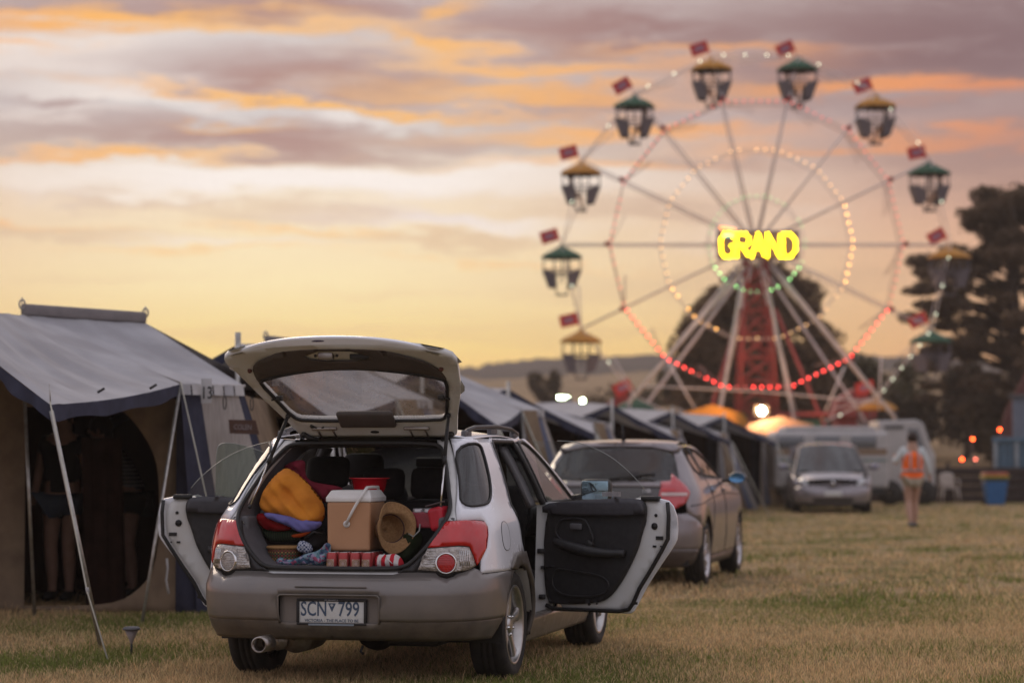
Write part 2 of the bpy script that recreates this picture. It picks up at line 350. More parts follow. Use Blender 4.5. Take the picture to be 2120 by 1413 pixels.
class Shell:
    """side of a car body wrapped round its rear and front ends: u runs along the side (u = y) and on round the corners"""
    def __init__(s, a, br, bf, y0, y1, n=3.6, nf=3.0, zref=.5, plan=None):
        s.a = spl(*a); s.br = spl(*br); s.bf = spl(*bf); s.y0 = y0; s.y1 = y1; s.n = n; s.nf = nf; s.c = {}
        s.plan = spl(*plan) if plan else (lambda y: 1.)
        s.Lr = s.curve(zref, 0)[2]; s.Lf = s.curve(zref, 1)[2]
    def curve(s, z, end):
        k = (round(z, 3), end)
        if k not in s.c:
            n = s.nf if end else s.n
            a = s.a(z)*s.plan(s.y1 if end else s.y0); b = (s.bf if end else s.br)(z)
            q = np.linspace(0, math.pi/2, 90)
            X = a*np.cos(q)**(2/n); Y = b*np.sin(q)**(2/n)
            L = np.concatenate([[0], np.cumsum(np.hypot(np.diff(X), np.diff(Y)))])
            s.c[k] = (np.stack([X, Y]), L, float(L[-1]))
        return s.c[k]
    def M(s, u, z):
        if u < s.y0:
            P, L, T = s.curve(z, 0); t = (s.y0-u)/s.Lr*T
            return (float(np.interp(t, L, P[0])), s.y0-float(np.interp(t, L, P[1])), z)
        if u > s.y1:
            P, L, T = s.curve(z, 1); t = (u-s.y1)/s.Lf*T
            return (float(np.interp(t, L, P[0])), s.y1+float(np.interp(t, L, P[1])), z)
        return (s.a(z)*s.plan(u), u, z)
# ============================================================ ground, grass, hills
def vcol_mat(name, rough=.9, transl=0., bump=0.):
    m = bpy.data.materials.new(name); m.use_nodes = True; nt = m.node_tree; b = nt.nodes['Principled BSDF']; b.inputs['Roughness'].default_value = rough; b.inputs['Specular IOR Level'].default_value = .2
    a = nt.nodes.new('ShaderNodeAttribute'); a.attribute_name = 'tint'; nt.links.new(a.outputs['Color'], b.inputs['Base Color'])
    if transl:
        t = nt.nodes.new('ShaderNodeBsdfTranslucent'); nt.links.new(a.outputs['Color'], t.inputs[0]); mx = nt.nodes.new('ShaderNodeMixShader'); mx.inputs[0].default_value = transl
        nt.links.new(b.outputs[0], mx.inputs[1]); nt.links.new(t.outputs[0], mx.inputs[2]); nt.links.new(mx.outputs[0], nt.nodes['Material Output'].inputs[0])
    return m
def ground_mat():
    m = bpy.data.materials.new('dry_turf'); m.use_nodes = True; nt = m.node_tree; N = nt.nodes; L = nt.links; b = N['Principled BSDF']; b.inputs['Roughness'].default_value = .95; b.inputs['Specular IOR Level'].default_value = .1
    tc = N.new('ShaderNodeTexCoord')
    def nz(s, d=6, r=.6):
        n = N.new('ShaderNodeTexNoise'); n.inputs['Scale'].default_value = s; n.inputs['Detail'].default_value = d; n.inputs['Roughness'].default_value = r; L.new(tc.outputs['Object'], n.inputs[0]); return n.outputs['Fac']
    def rp(f, st):
        r = N.new('ShaderNodeValToRGB'); L.new(f, r.inputs[0]); e = r.color_ramp.elements
        while len(e) < len(st): e.new(.5)
        for k, (p, c) in enumerate(st): e[k].position = p; e[k].color = (*c, 1)
        return r.outputs[0]
    def mx(f, a, b_):
        n = N.new('ShaderNodeMix'); n.data_type = 'RGBA'; L.new(f, n.inputs[0]); L.new(a, n.inputs[6]); L.new(b_, n.inputs[7]); return n.outputs[2]
    dry = rp(nz(1.3, 8, .7), [(.3, (.19, .135, .072)), (.5, (.33, .235, .125)), (.7, (.43, .305, .17))])
    grn = rp(nz(3.1, 8, .7), [(.3, (.085, .085, .022)), (.7, (.17, .155, .045))])
    f = rp(nz(.55, 7, .62), [(.46, (0, 0, 0)), (.62, (1, 1, 1))])
    c = mx(f, dry, grn); L.new(c, b.inputs['Base Color'])
    bp = N.new('ShaderNodeBump'); bp.inputs['Strength'].default_value = .8; bp.inputs['Distance'].default_value = .04; L.new(nz(16, 6, .8), bp.inputs['Height']); L.new(bp.outputs[0], b.inputs['Normal'])
    return m
mb = MB(); mb.grid(lambda a, b: (a, b, .012*math.sin(a*1.1)*math.sin(b*.7)), 80, 100, (-40, 40), (-6, 100)); g_ = mb.obj('ground', ground_mat()); tag(g_, kind='structure')
rng = np.random.default_rng(5)
def smooth_noise(x, y, seed, sc_):
    r = np.random.default_rng(seed); s = np.zeros_like(x)
    for k in range(9):
        a = r.uniform(0, 2*PI); f = sc_*r.uniform(.5, 2.2); s += np.sin((x*math.cos(a)+y*math.sin(a))*f+r.uniform(0, 6.3))/3
    return s
def grass(name, n, d0, d1, h0, h1, w, label, lean=.5, margin=1.3, power=1.):
    d = d0+(d1-d0)*rng.random(n)**power; half = .2125*d+margin; x = (rng.random(n)*2-1)*half
    # tufts: pull blades together
    k = n//9; ti = rng.integers(0, k, n); tx = x[ti]; td = d[ti]; x = tx+rng.normal(0, .035*h1/.06, n); d = td+rng.normal(0, .035*h1/.06, n)
    patch = smooth_noise(x, d, 3, 1.6); bare = smooth_noise(x, d, 21, 2.6) < -1.25; d = np.where(bare & (rng.random(n) < .6), d+rng.normal(0, .5, n), d); d = np.maximum(d, d0); green = (smooth_noise(x, d, 9, 1.1)+rng.normal(0, .7, n)) > .5
    h = rng.uniform(h0, h1, n)*(1+.25*np.clip(patch, -1, 1)); a = rng.uniform(0, 2*PI, n); lx = rng.normal(0, lean, n)*h; ly = rng.normal(0, lean, n)*h
    ww = w*rng.uniform(.6, 1.3, n); ex = np.cos(a)*ww; ey = np.sin(a)*ww
    V = np.zeros((n, 5, 3), np.float32); z0 = 0.
    V[:, 0] = np.stack([x-ex, d-ey, np.full(n, z0)], 1); V[:, 1] = np.stack([x+ex, d+ey, np.full(n, z0)], 1)
    V[:, 2] = np.stack([x+ex*.7+lx*.35, d+ey*.7+ly*.35, h*.6], 1); V[:, 3] = np.stack([x-ex*.7+lx*.35, d-ey*.7+ly*.35, h*.6], 1)
    V[:, 4] = np.stack([x+lx, d+ly, h], 1)
    me = bpy.data.meshes.new(name); me.vertices.add(n*5); me.vertices.foreach_set('co', V.reshape(-1)); b = (np.arange(n)*5)[:, None]
    me.loops.add(n*7); me.polygons.add(n*2)
    me.loops.foreach_set('vertex_index', np.concatenate([b+0, b+1, b+2, b+3, b+3, b+2, b+4], 1).reshape(-1).astype(np.int32))
    ls = np.stack([np.arange(n)*7, np.arange(n)*7+4], 1).reshape(-1).astype(np.int32); me.polygons.foreach_set('loop_start', ls)
    try: me.polygons.foreach_set('loop_total', np.tile([4, 3], n).astype(np.int32))
    except Exception: pass
    me.update(calc_edges=True); me.validate()
    c = np.where(green[:, None], np.array([.21, .24, .06]), np.array([.66, .48, .26]))*rng.uniform(.45, 1.3, (n, 1)); c[:, 0] *= rng.uniform(.9, 1.1, n)
    at_ = me.color_attributes.new('tint', 'FLOAT_COLOR', 'POINT'); C4 = np.ones((n, 5, 4), np.float32); C4[:, :, :3] = c[:, None, :]; at_.data.foreach_set('color', C4.reshape(-1))
    me.materials.append(GRASSM); o = link(name, me); tag(o, label, 'grass', kind='stuff'); return o
GRASSM = vcol_mat('grass_blades', .8, .35)
grass('grass', 230000, 13.2, 21, .016, .055, .0026, 'short dry grass, straw and olive, covering the field round the wagon', power=1.15)
grass('field_grass', 110000, 21, 62, .03, .075, .006, 'dry mown grass of the field stretching back to the caravans', margin=2, power=1.3)
grass('grass_tufts', 3500, 13.3, 24, .05, .09, .003, 'taller straw tufts and weeds standing out of the dry grass', lean=.35)
# hills: ground that climbs behind the showground, ending in a wooded ridge
prof_d = [89, 115, 150, 210, 280, 380, 480, 600, 690]
left_y = [1014, 955, 930, 890, 850, 808, 780, 752, 750]
mid_y = [1014, 952, 925, 880, 840, 800, 775, 738, 738]
right_y = [1014, 940, 900, 850, 810, 785, 765, 742, 742]
def hill(px, d):
    i = np.interp(px, [-600, 900, 1500, 1800, 2300], [0, 0, 1, 1.6, 2.])
    q = [np.interp(d, prof_d, t) for t in (left_y, mid_y, right_y)]; y = q[0]+(q[1]-q[0])*min(1, i) if i <= 1 else q[1]+(q[2]-q[1])*(i-1)
    y += (math.sin(px*.011+d*.006)*5+math.sin(px*.031+1)*2.2+math.sin(px*.083)*1.)*min(1, d/480) + (7 if px < 1000 else -9*math.exp(-((px-1500)/160)**2))*(d > 520)
    return Vector(((px-1060)/FPX*d, d, CAMH+(942-y)/FPX*d))
def hill_obj(name, ds, mats, label=None, n=150, rough=0., p0=-700, p1=2900):
    mb = MB(); D = ds
    vs = [hill(p0+(p1-p0)*i/n, d)+Vector((0, 0, rough*d*random.uniform(-1, 1) if j == len(D)-1 or rough > .002 else 0)) for j, d in enumerate(D) for i in range(n+1)]
    mb.add(vs, [(j*(n+1)+i, j*(n+1)+i+1, (j+1)*(n+1)+i+1, (j+1)*(n+1)+i) for j in range(len(D)-1) for i in range(n)]); o = mb.obj(name, mats); tag(o, kind='structure'); return o
HILLM = mat('dry_hillside', (.30, .20, .105), .95, c2=(.17, .115, .06), nscale=.05, namt=1., spec=.1)
hill_obj('hills', [86, 89, 95, 102, 115, 150, 180, 210, 245, 280, 330, 380, 430, 480], HILLM)
RIDGEM = mat('wooded_ridge', (.055, .042, .038), .95, c2=(.035, .028, .026), nscale=.03, spec=.1)
hill_obj('wooded_hills', [480, 520, 560, 600, 690], RIDGEM, n=420, rough=.0007)
# ------------------------------------------------------------ trees
LEAFM = {}
def leaf_mesh(name, blobs, n, size, c, seed):
    """leaf-sized faces filling uneven clumps"""
    r = np.random.default_rng(seed); B = np.array([(*b[0], *b[1]) for b in blobs]); vol = (B[:, 3]*B[:, 4]*B[:, 5])**.75; idx = r.choice(len(B), n, p=vol/vol.sum())
    v = r.normal(0, 1, (n, 3)); v /= np.linalg.norm(v, axis=1)[:, None]; v *= (r.random(n)**.45)[:, None]; P = B[idx, :3]+v*B[idx, 3:6]
    keep = (np.sin(P[:, 0]*2.1+seed)+np.sin(P[:, 2]*2.7+P[:, 1])+np.sin((P[:, 0]+P[:, 2])*4.3))+r.normal(0, .6, n) > -1.5; P = P[keep]; n = len(P)
    a = r.normal(0, 1, (n, 3)); a /= np.linalg.norm(a, axis=1)[:, None]; b = np.cross(a, r.normal(0, 1, (n, 3))); b /= np.linalg.norm(b, axis=1)[:, None]; s = size*r.uniform(.5, 1.4, (n, 1))
    V = np.stack([P-a*s, P+b*s*.45, P+a*s, P-b*s*.45], 1).astype(np.float32); me = bpy.data.meshes.new(name); me.vertices.add(n*4); me.vertices.foreach_set('co', V.reshape(-1)); me.loops.add(n*4); me.polygons.add(n)
    me.loops.foreach_set('vertex_index', np.arange(n*4, dtype=np.int32)); me.polygons.foreach_set('loop_start', np.arange(n, dtype=np.int32)*4)
    try: me.polygons.foreach_set('loop_total', np.full(n, 4, np.int32))
    except Exception: pass
    me.update(calc_edges=True); cc = np.array(c)*r.uniform(.5, 1.5, (n, 1)); C4 = np.ones((n, 4, 4), np.float32); C4[:, :, :3] = cc[:, None, :]
    me.color_attributes.new('tint', 'FLOAT_COLOR', 'POINT').data.foreach_set('color', C4.reshape(-1)); me.materials.append(LEAFMAT); return me
LEAFMAT = vcol_mat('leaves', .7, .35)
BARK = mat('bark', (.07, .045, .032), .95, c2=(.035, .022, .016), nscale=3, bump=.5, bscale=10)
def tree(name, label, x, y, base, trunk, limbs, blobs, n, size, c, seed, cat='tree', group=None):
    T = thing(name, label, cat, (x, y, base), 0, group)
    mb = MB(); mb.tube(trunk[0], trunk[1], 10)
    mb.obj('trunk', BARK, T)
    if limbs:
        mb = MB()
        for a, b, r_ in limbs:
            a = Vector(a); b = Vector(b); mb.tube([a, a.lerp(b, .5)+Vector((0, 0, (b-a).length*.08)), b], [r_, r_*.65, r_*.25], 6)
        mb.obj('limb', BARK, T)
    link('crown', leaf_mesh('crown', blobs, n, size, c, seed), T); return T
random.seed(11)
# big pine on the right edge: trunk at photo x 2100, crown in shelves with sky between
bx = at(2104, 942, 105)
bl = []; lm = []
for k in range(46):
    a = random.uniform(0, 2*PI); q = random.uniform(0, 1)**.5; z = random.uniform(-1, 1); bl.append(((2.5*q*math.cos(a)*math.sqrt(1-z*z*.8), 2.3*q*math.sin(a), 11.0+1.6*z), (random.uniform(.5, 1.), random.uniform(.5, .9), random.uniform(.3, .55))))
for k in range(34):
    c = (random.uniform(-4.3, -1.8), random.uniform(-1.5, 1.5), random.uniform(4.8, 9.6)); bl.append((c, (random.uniform(.4, .9), random.uniform(.4, .8), random.uniform(.2, .42)))); lm.append(((0, 0, c[2]-.8), c, .09))
for k in range(84):
    z = random.uniform(3.0, 10.2); w = random.uniform(.9, 4.2)*min(1, (12.6-z)/3.); a = random.uniform(0, 2*PI); c = (w*math.cos(a), w*math.sin(a), z); bl.append((c, (random.uniform(.35, .85), random.uniform(.35, .8), random.uniform(.16, .36))))
    if k % 2 == 0: lm.append(((0, 0, z-.9), c, .10))
tree('pine_tree', 'tall dark pine with a broad open crown at the right edge of the field', bx.x, bx.y, .3,
     ([(0, 0, -.5), (.1, 0, 4), (-.1, 0, 8), (0, 0, 11.8)], [.5, .42, .3, .1]), lm, bl, 90000, .10, (.12, .08, .05), 4)
# rounded pine behind the wheel
b2 = at(1575, 942, 112); bl = []; lm = []
for k in range(150):
    z = random.uniform(1.6, 9.2); lim = 4.0*math.sqrt(max(.02, 1-((z-3.2)/6.2)**2)); w = lim*random.uniform(.2, 1.)**.55; a = random.uniform(0, 2*PI); c = (w*math.cos(a), w*math.sin(a)*.8, z)
    bl.append((c, (random.uniform(.7, 1.3), random.uniform(.7, 1.2), random.uniform(.5, .9))))
    if k % 5 == 0: lm.append(((0, 0, z*.6), c, .08))
tree('pine_tree', 'dark rounded pine standing right behind the ferris wheel tower', b2.x, b2.y, .4, ([(0, 0, -.5), (.1, 0, 4), (0, 0, 8)], [.45, .3, .08]), lm, bl, 130000, .11, (.14, .088, .05), 8)
def shrub(label, px, py_top, d, w, seed, c=(.085, .07, .04), name='shrub', dens_=3500, cat='shrub', group=None, base=None):
    top = at(px, py_top, d); b = hill(px, d).z-.4 if d > 92 else 0.; h = top.z-b; random.seed(seed); bl = []
    for k in range(26):
        a = random.uniform(0, 2*PI); q = random.uniform(0, .8); z = random.uniform(.25, .86); bl.append(((w*q*math.cos(a), w*q*math.sin(a), h*z), (w*.3, w*.3, h*.16)))
    return tree(name, label, top.x, d, b, ([(0, 0, -.3), (0, 0, h*.6)], [.12+h*.02, .05]), [((0, 0, h*.2), b_[0], .04+h*.006) for b_ in bl[:8]], bl, dens_, .03*h+.08, c, seed, cat, group)
HB = 'trees and bushes on the slope behind the ferris wheel'
shrub('dark bushy tree to the right of the pine behind the wheel, under its right shoulder', 1700, 715, 118, 3.0, 21, (.085, .072, .036), 'bushy_tree', 6000, 'tree', HB)
shrub('low olive tree on the slope between the wheel and the big pine', 1800, 745, 125, 3.4, 22, (.09, .078, .038), 'bushy_tree', 6000, 'tree', HB)
shrub('dark tree at the left foot of the pine behind the wheel', 1470, 700, 120, 3.0, 23, (.085, .066, .036), 'bushy_tree', 6000, 'tree', HB)
shrub('brown bush on the pale slope left of the wheel', 1135, 768, 170, 1.6, 24, (.08, .055, .03), group=HB)
shrub('wide scrubby bush behind the left leg of the wheel', 1300, 790, 150, 3.5, 25, (.085, .06, .035), group=HB)
shrub('round bush at the foot of the slope behind the white van', 1880, 800, 112, 1.6, 26, (.10, .075, .045), group=HB)
shrub('dark bush below the big pine at the foot of the slope', 2000, 745, 112, 2.4, 27, (.085, .062, .042), group=HB)
shrub('tawny bush right of the dark bush below the big pine', 2060, 800, 106, 1.5, 28, (.10, .07, .04), group=HB)
WAGON = Shell(a=([.18,.28,.4,.55,.62,.75,.88,.95,1.0,1.1,1.25,1.36,1.42],[.79,.83,.855,.865,.86,.852,.835,.812,.785,.745,.68,.622,.58]),
    br=([.2,.28,.34,.45,.56,.60,.64,.7,.8,.92,1.0,1.2,1.38,1.42],[.80,.86,.93,.965,.965,.93,.89,.875,.86,.81,.74,.52,.29,.26]),
    bf=([.2,.3,.5,.7,.9,1.0],[.75,.85,.92,.88,.70,.5]), y0=0., y1=2.55, n=4.2)
# ============================================================ the station wagon with its tailgate and rear doors open
PW = mat('wagon_white_paint', (.82, .84, .89), .22, c2=(.77, .79, .84), nscale=3, coat=.8)
PJ = mat('wagon_jamb_paint', (.66, .68, .68), .35, c2=(.58, .57, .54), nscale=5)
PG = mat('wagon_grey_paint', (.172, .156, .145), .32, .3, c2=(.148, .134, .126), nscale=4, coat=.45)
PGD = mat('wagon_lower_paint', (.12, .108, .098), .42, .3, c2=(.085, .075, .065), nscale=7, coat=.2)
dusty(PW, amt=.22); dusty(PG, amt=.5, zlo=.2, zhi=.62); dusty(PGD, amt=.6); dusty(PJ, amt=.18)
BLK = mat('black_rubber', (.012, .012, .013), .55, c2=(.02, .019, .018), nscale=20)
PLB = mat('black_plastic', (.028, .027, .029), .5, c2=(.02, .02, .021), nscale=30, bump=.12, bscale=300)
TRIMG = mat('grey_trim_plastic', (.10, .098, .105), .55, c2=(.085, .083, .088), nscale=18, bump=.15, bscale=260)
TRB = mat('tailgate_trim_brown', (.085, .07, .064), .6, c2=(.07, .058, .052), nscale=10, bump=.1, bscale=220)
CARPET = mat('boot_carpet', (.045, .044, .046), .95, bump=.5, bscale=400)
SEAT = mat('seat_fabric', (.022, .02, .021), .92, c2=(.03, .027, .027), nscale=25, bump=.4, bscale=300)
HEADL = mat('headliner', (.12, .115, .11), .95, bump=.2, bscale=300)
CHROME = mat('chrome', (.72, .72, .72), .12, 1.)
STEEL = mat('dull_steel', (.34, .32, .30), .38, .9, c2=(.2, .17, .15), nscale=14)
ALLOY = mat('alloy_wheel', (.50, .49, .48), .3, .85, c2=(.40, .38, .36), nscale=9)
TYRE = mat('tyre_rubber', (.018, .017, .016), .8, c2=(.035, .03, .025), nscale=12, bump=.3, bscale=140)
GLS = glassy('car_glass', (.62, .66, .64), .06, .01, .03)
GLT = glassy('tinted_glass', (.16, .17, .18), .02, .015, .02)
GLH = glassy('tailgate_glass', (.86, .86, .84), .10, .03, .30, (.80, .70, .64))  # strong pale film painted over the pane stands in for reflected haze
GLD = glassy('door_glass', (.84, .88, .86), -.01, .015, .05)
REDL = mat('red_lens', (.56, .004, .008), .15, coat=1., c2=(.40, .003, .005), nscale=6, emit=(.5, .01, .01), estr=.0)
CLRL = mat('clear_lens', (.5, .46, .42), .1, .5, c2=(.25, .22, .2), nscale=40, coat=1., bump=.8, bscale=110)
wag_rr = Vector((.022, 14.02)); wy = R(13.2)
WAG = thing('station_wagon', 'white and grey station wagon with raised tailgate, open rear doors and a packed boot', 'car',
            (.022-.83*math.cos(wy), 14.02+.83*math.sin(wy), 0), -wy)
WM = WAGON.M; UC = -WAGON.Lr; UF = 2.55+WAGON.Lf
outw = lambda c: Vector((c.x, c.y-min(max(c.y, -.1), 2.6), 0))
def wp(name, ol, mats, parent=None, **k):
    k.setdefault('out', outw)
    return panel(name, ol, WM, mats, parent or WAG, **k)
def arc(cx, cz, r, a0, a1, n=14): return [(cx+r*math.cos(R(a0+(a1-a0)*i/n)), cz+r*math.sin(R(a0+(a1-a0)*i/n))) for i in range(n+1)]
def surf_tube(mb, pts, r, side=1, off=0., n=6, closed=True, fn=None, h=.03):
    d = dens(pts, h) if closed else [p for i in range(len(pts)-1) for p in dens([pts[i], pts[i+1]], h)[:max(1, int(math.dist(pts[i], pts[i+1])/h+.5))]]+[pts[-1]]
    P = []
    for p in d:
        v = Vector((fn or WM)(*p)); o = outw(v).normalized(); P.append(Vector(((v.x+o.x*off)*side, v.y+o.y*off, v.z)))
    mb.tube(P, r, n, closed=closed)
def wheel_arch(par, y, z, r, x0, x1):
    A_ = arc(y, z, r, -12, 192, 18); mb = MB(); mb.add([(x0, *p) for p in A_]+[(x1, *p) for p in A_], [(i, i+1, i+20, i+19) for i in range(18)]+[tuple(range(19))]); return mb.obj('wheel_house', BLK, par)
# ---- rear bumper, both halves in one piece
lampbot = [(-.705, .652), (-.76, .672), (-.84, .650), (-.885, .640), (-.905, .628), (-.945, .618), (-.985, .628), (-1.005, .648), (-1.105, .652)]
bo = [(UC, .385), (UC, .64), (-1.25, .64), (-1.2, .65)]+lampbot[::-1]+[(-.70, .638), (-.13, .640)]+arc(0, .31, .362, 112, 168, 10)+[(-.395, .385)]
rec = [(-1.302, .372+.02), (-1.302, .527), (UC-.02, .527), (UC-.02, .372)]
bo2 = [(UC, .527), (UC, .64), (-1.25, .64), (-1.2, .65)]+lampbot[::-1]+[(-.70, .638), (-.13, .640)]+arc(0, .31, .362, 112, 168, 10)+[(-.395, .385), (-1.325, .385), (-1.325, .515), (-1.337, .527)]
BUMP = wp('rear_bumper', bo2, PG, mirror=True, thick=.006, h=.04)
lo = [(UC, .272), (UC, .390), (-.40, .390), (-.40, .36), (-.52, .275)]
lo2 = [(UC, .272), (UC, .372), (-1.325, .372), (-1.325, .392), (-.40, .392), (-.385, .37), (-.53, .272)]
o = wp('lower_bumper', lo2, PGD, BUMP, mirror=True, thick=.006, h=.04, off=-.004)
mb = MB(); mb.prism([(-.288, .372), (.288, .372), (.29, .527), (-.29, .527)], 'y', -.905, -.92); mb.obj('plate_recess', PG, BUMP)
mb = MB()
for s in (-1, 1): surf_tube(mb, [(-1.325, .372), (-1.325, .515), (-1.337, .527), (UC, .527)], .006, s, .001, closed=False)
mb.tube([(-.19, -.968, .572), (.22, -.968, .572)], .004, 6)
mb.obj('bumper_seam', PGD, BUMP)
# lip between boot floor and bumper
mb = MB(); mb.grid(lambda a, b: (lambda p: (p[0], p[1]+.012*b*4, .64+.022*b))(WM(UC+abs(a)*.42, .64) if a >= 0 else (-WM(UC+abs(a)*.42, .64)[0], WM(UC+abs(a)*.42, .64)[1], 0)), 24, 3, (-1, 1)); mb.obj('loading_sill', PJ, WAG)
# number plate
PLT = MB().box((.012, -.932, .434), (.372, .006, .124), bev=.002).obj('number_plate', mat('plate_white', (.62, .63, .62), .45, c2=(.55, .55, .52), nscale=30), WAG)
mb = MB()
for c, s in (((.012, -.934, .4985), (.40, .018, .014)), ((.012, -.934, .3685), (.40, .018, .012)), ((-.181, -.934, .434), (.016, .018, .117)), ((.205, -.934, .434), (.016, .018, .117))): mb.box(c, s, bev=.003)
mb.obj('plate_frame', BLK, PLT)
PBL = mat('plate_blue', (.045, .075, .13), .5, c2=(.06, .09, .14), nscale=60)
fm = lambda x, z: frame((x, -.9358, z), (1, 0, 0), (0, 0, 1))
text_mesh('plate_letters', 'SCN', .112, PBL, PLT, fm(-.090, .447), sx=.70)
text_mesh('plate_numbers', '799', .112, PBL, PLT, fm(.110, .447), sx=.74)
text_mesh('plate_motto', 'VICTORIA - THE PLACE TO BE', .0225, PBL, PLT, fm(.012, .3865), sx=1.02)
mb = MB(); mb.prism([(-.008, .482), (.036, .482), (.014, .434)], 'y', -.9362, -.935); mb.obj('state_emblem', PBL, PLT)
mb = MB(); mb.prism([(.004, .474), (.012, .479), (.023, .474), (.019, .466), (.010, .463)], 'y', -.9368, -.9362); mb.obj('emblem_crest', mat('plate_pale', (.5, .52, .52), .5), PLT)
text_mesh('frame_lettering', 'SUBARU', .010, mat('grey_print', (.35, .35, .36), .5), PLT, frame((.012, -.9434, .4985), (1, 0, 0), (0, 0, 1)), sx=2.1)
MB().box((.012, -.945, .3655), (.26, .004, .010)).obj('frame_print_strip', mat('grey_blue_print', (.22, .26, .30), .5), PLT)
# ---- quarter panels, pillars, lamps, windows, flares, doors closed, fenders: both sides
qwin = smooth_poly([(-.62, 1.352), (-.05, 1.362), (-.16, 1.28), (-.30, 1.12), (-.42, 1.035), (-.56, 1.012), (-.79, 1.005), (-.74, 1.12)], 2)
quart = [(-.705, .652), (-.70, .642), (-.235, .642)]+arc(0, .31, .425, 128, 78, 8)+[(.115, .735), (.085, .79), (.085, .93), (.062, 1.0), (.12, 1.10), (.25, 1.33), (.29, 1.386), (-.2, 1.392), (-.585, 1.386),
         (-.66, 1.28), (-.76, 1.11), (-.83, .99), (-.845, .934), (-.70, .936), (-.625, .93), (-.600, .905), (-.605, .86), (-.635, .79), (-.70, .715)]
redl = [(-1.047, .785), (-.952, .90), (-.92, .924), (-.80, .930), (-.70, .928), (-.632, .920), (-.610, .895), (-.616, .85), (-.648, .78), (-.72, .705), (-.745, .685), (-.765, .74), (-.79, .79), (-.86, .796)]
clrl = [(-1.107, .667), (-1.049, .781), (-.86, .791), (-.795, .785), (-.77, .738), (-.752, .685), (-.80, .664), (-.88, .655), (-.95, .652), (-1.0, .658)]
lampo = [(-1.118, .657), (-1.05, .79), (-.955, .918), (-.92, .933), (-.70, .937), (-.622, .929), (-.600, .90), (-.606, .85), (-.64, .775), (-.71, .70), (-.76, .672), (-.84, .650), (-.89, .642), (-.945, .620), (-1.0, .642)]
pil = [(-.60, 1.386), (-.66, 1.28), (-.76, 1.11), (-.83, .99), (-.845, .934), (-.95, .934), (-.895, .955), (-.845, 1.01), (-.825, 1.13), (-.725, 1.335), (-.74, 1.386)]
garn = [(-1.225, .652), (-1.118, .655), (-1.05, .79), (-.955, .925), (-.905, .945), (-1.05, .79), (-1.135, .705), (-1.19, .668)]
garn = [(-1.225, .652), (-1.118, .655), (-1.052, .79), (-.957, .92), (-.95, .934), (-.905, .948), (-.99, .85), (-1.135, .708)]
flare = arc(0, .31, .43, 128, 78, 8)+[(.125, .733), (.27, .575), (.345, .43), (.375, .33), (.372, .24)]+arc(0, .31, .352, -12, 112, 16)+[(-.15, .642)]
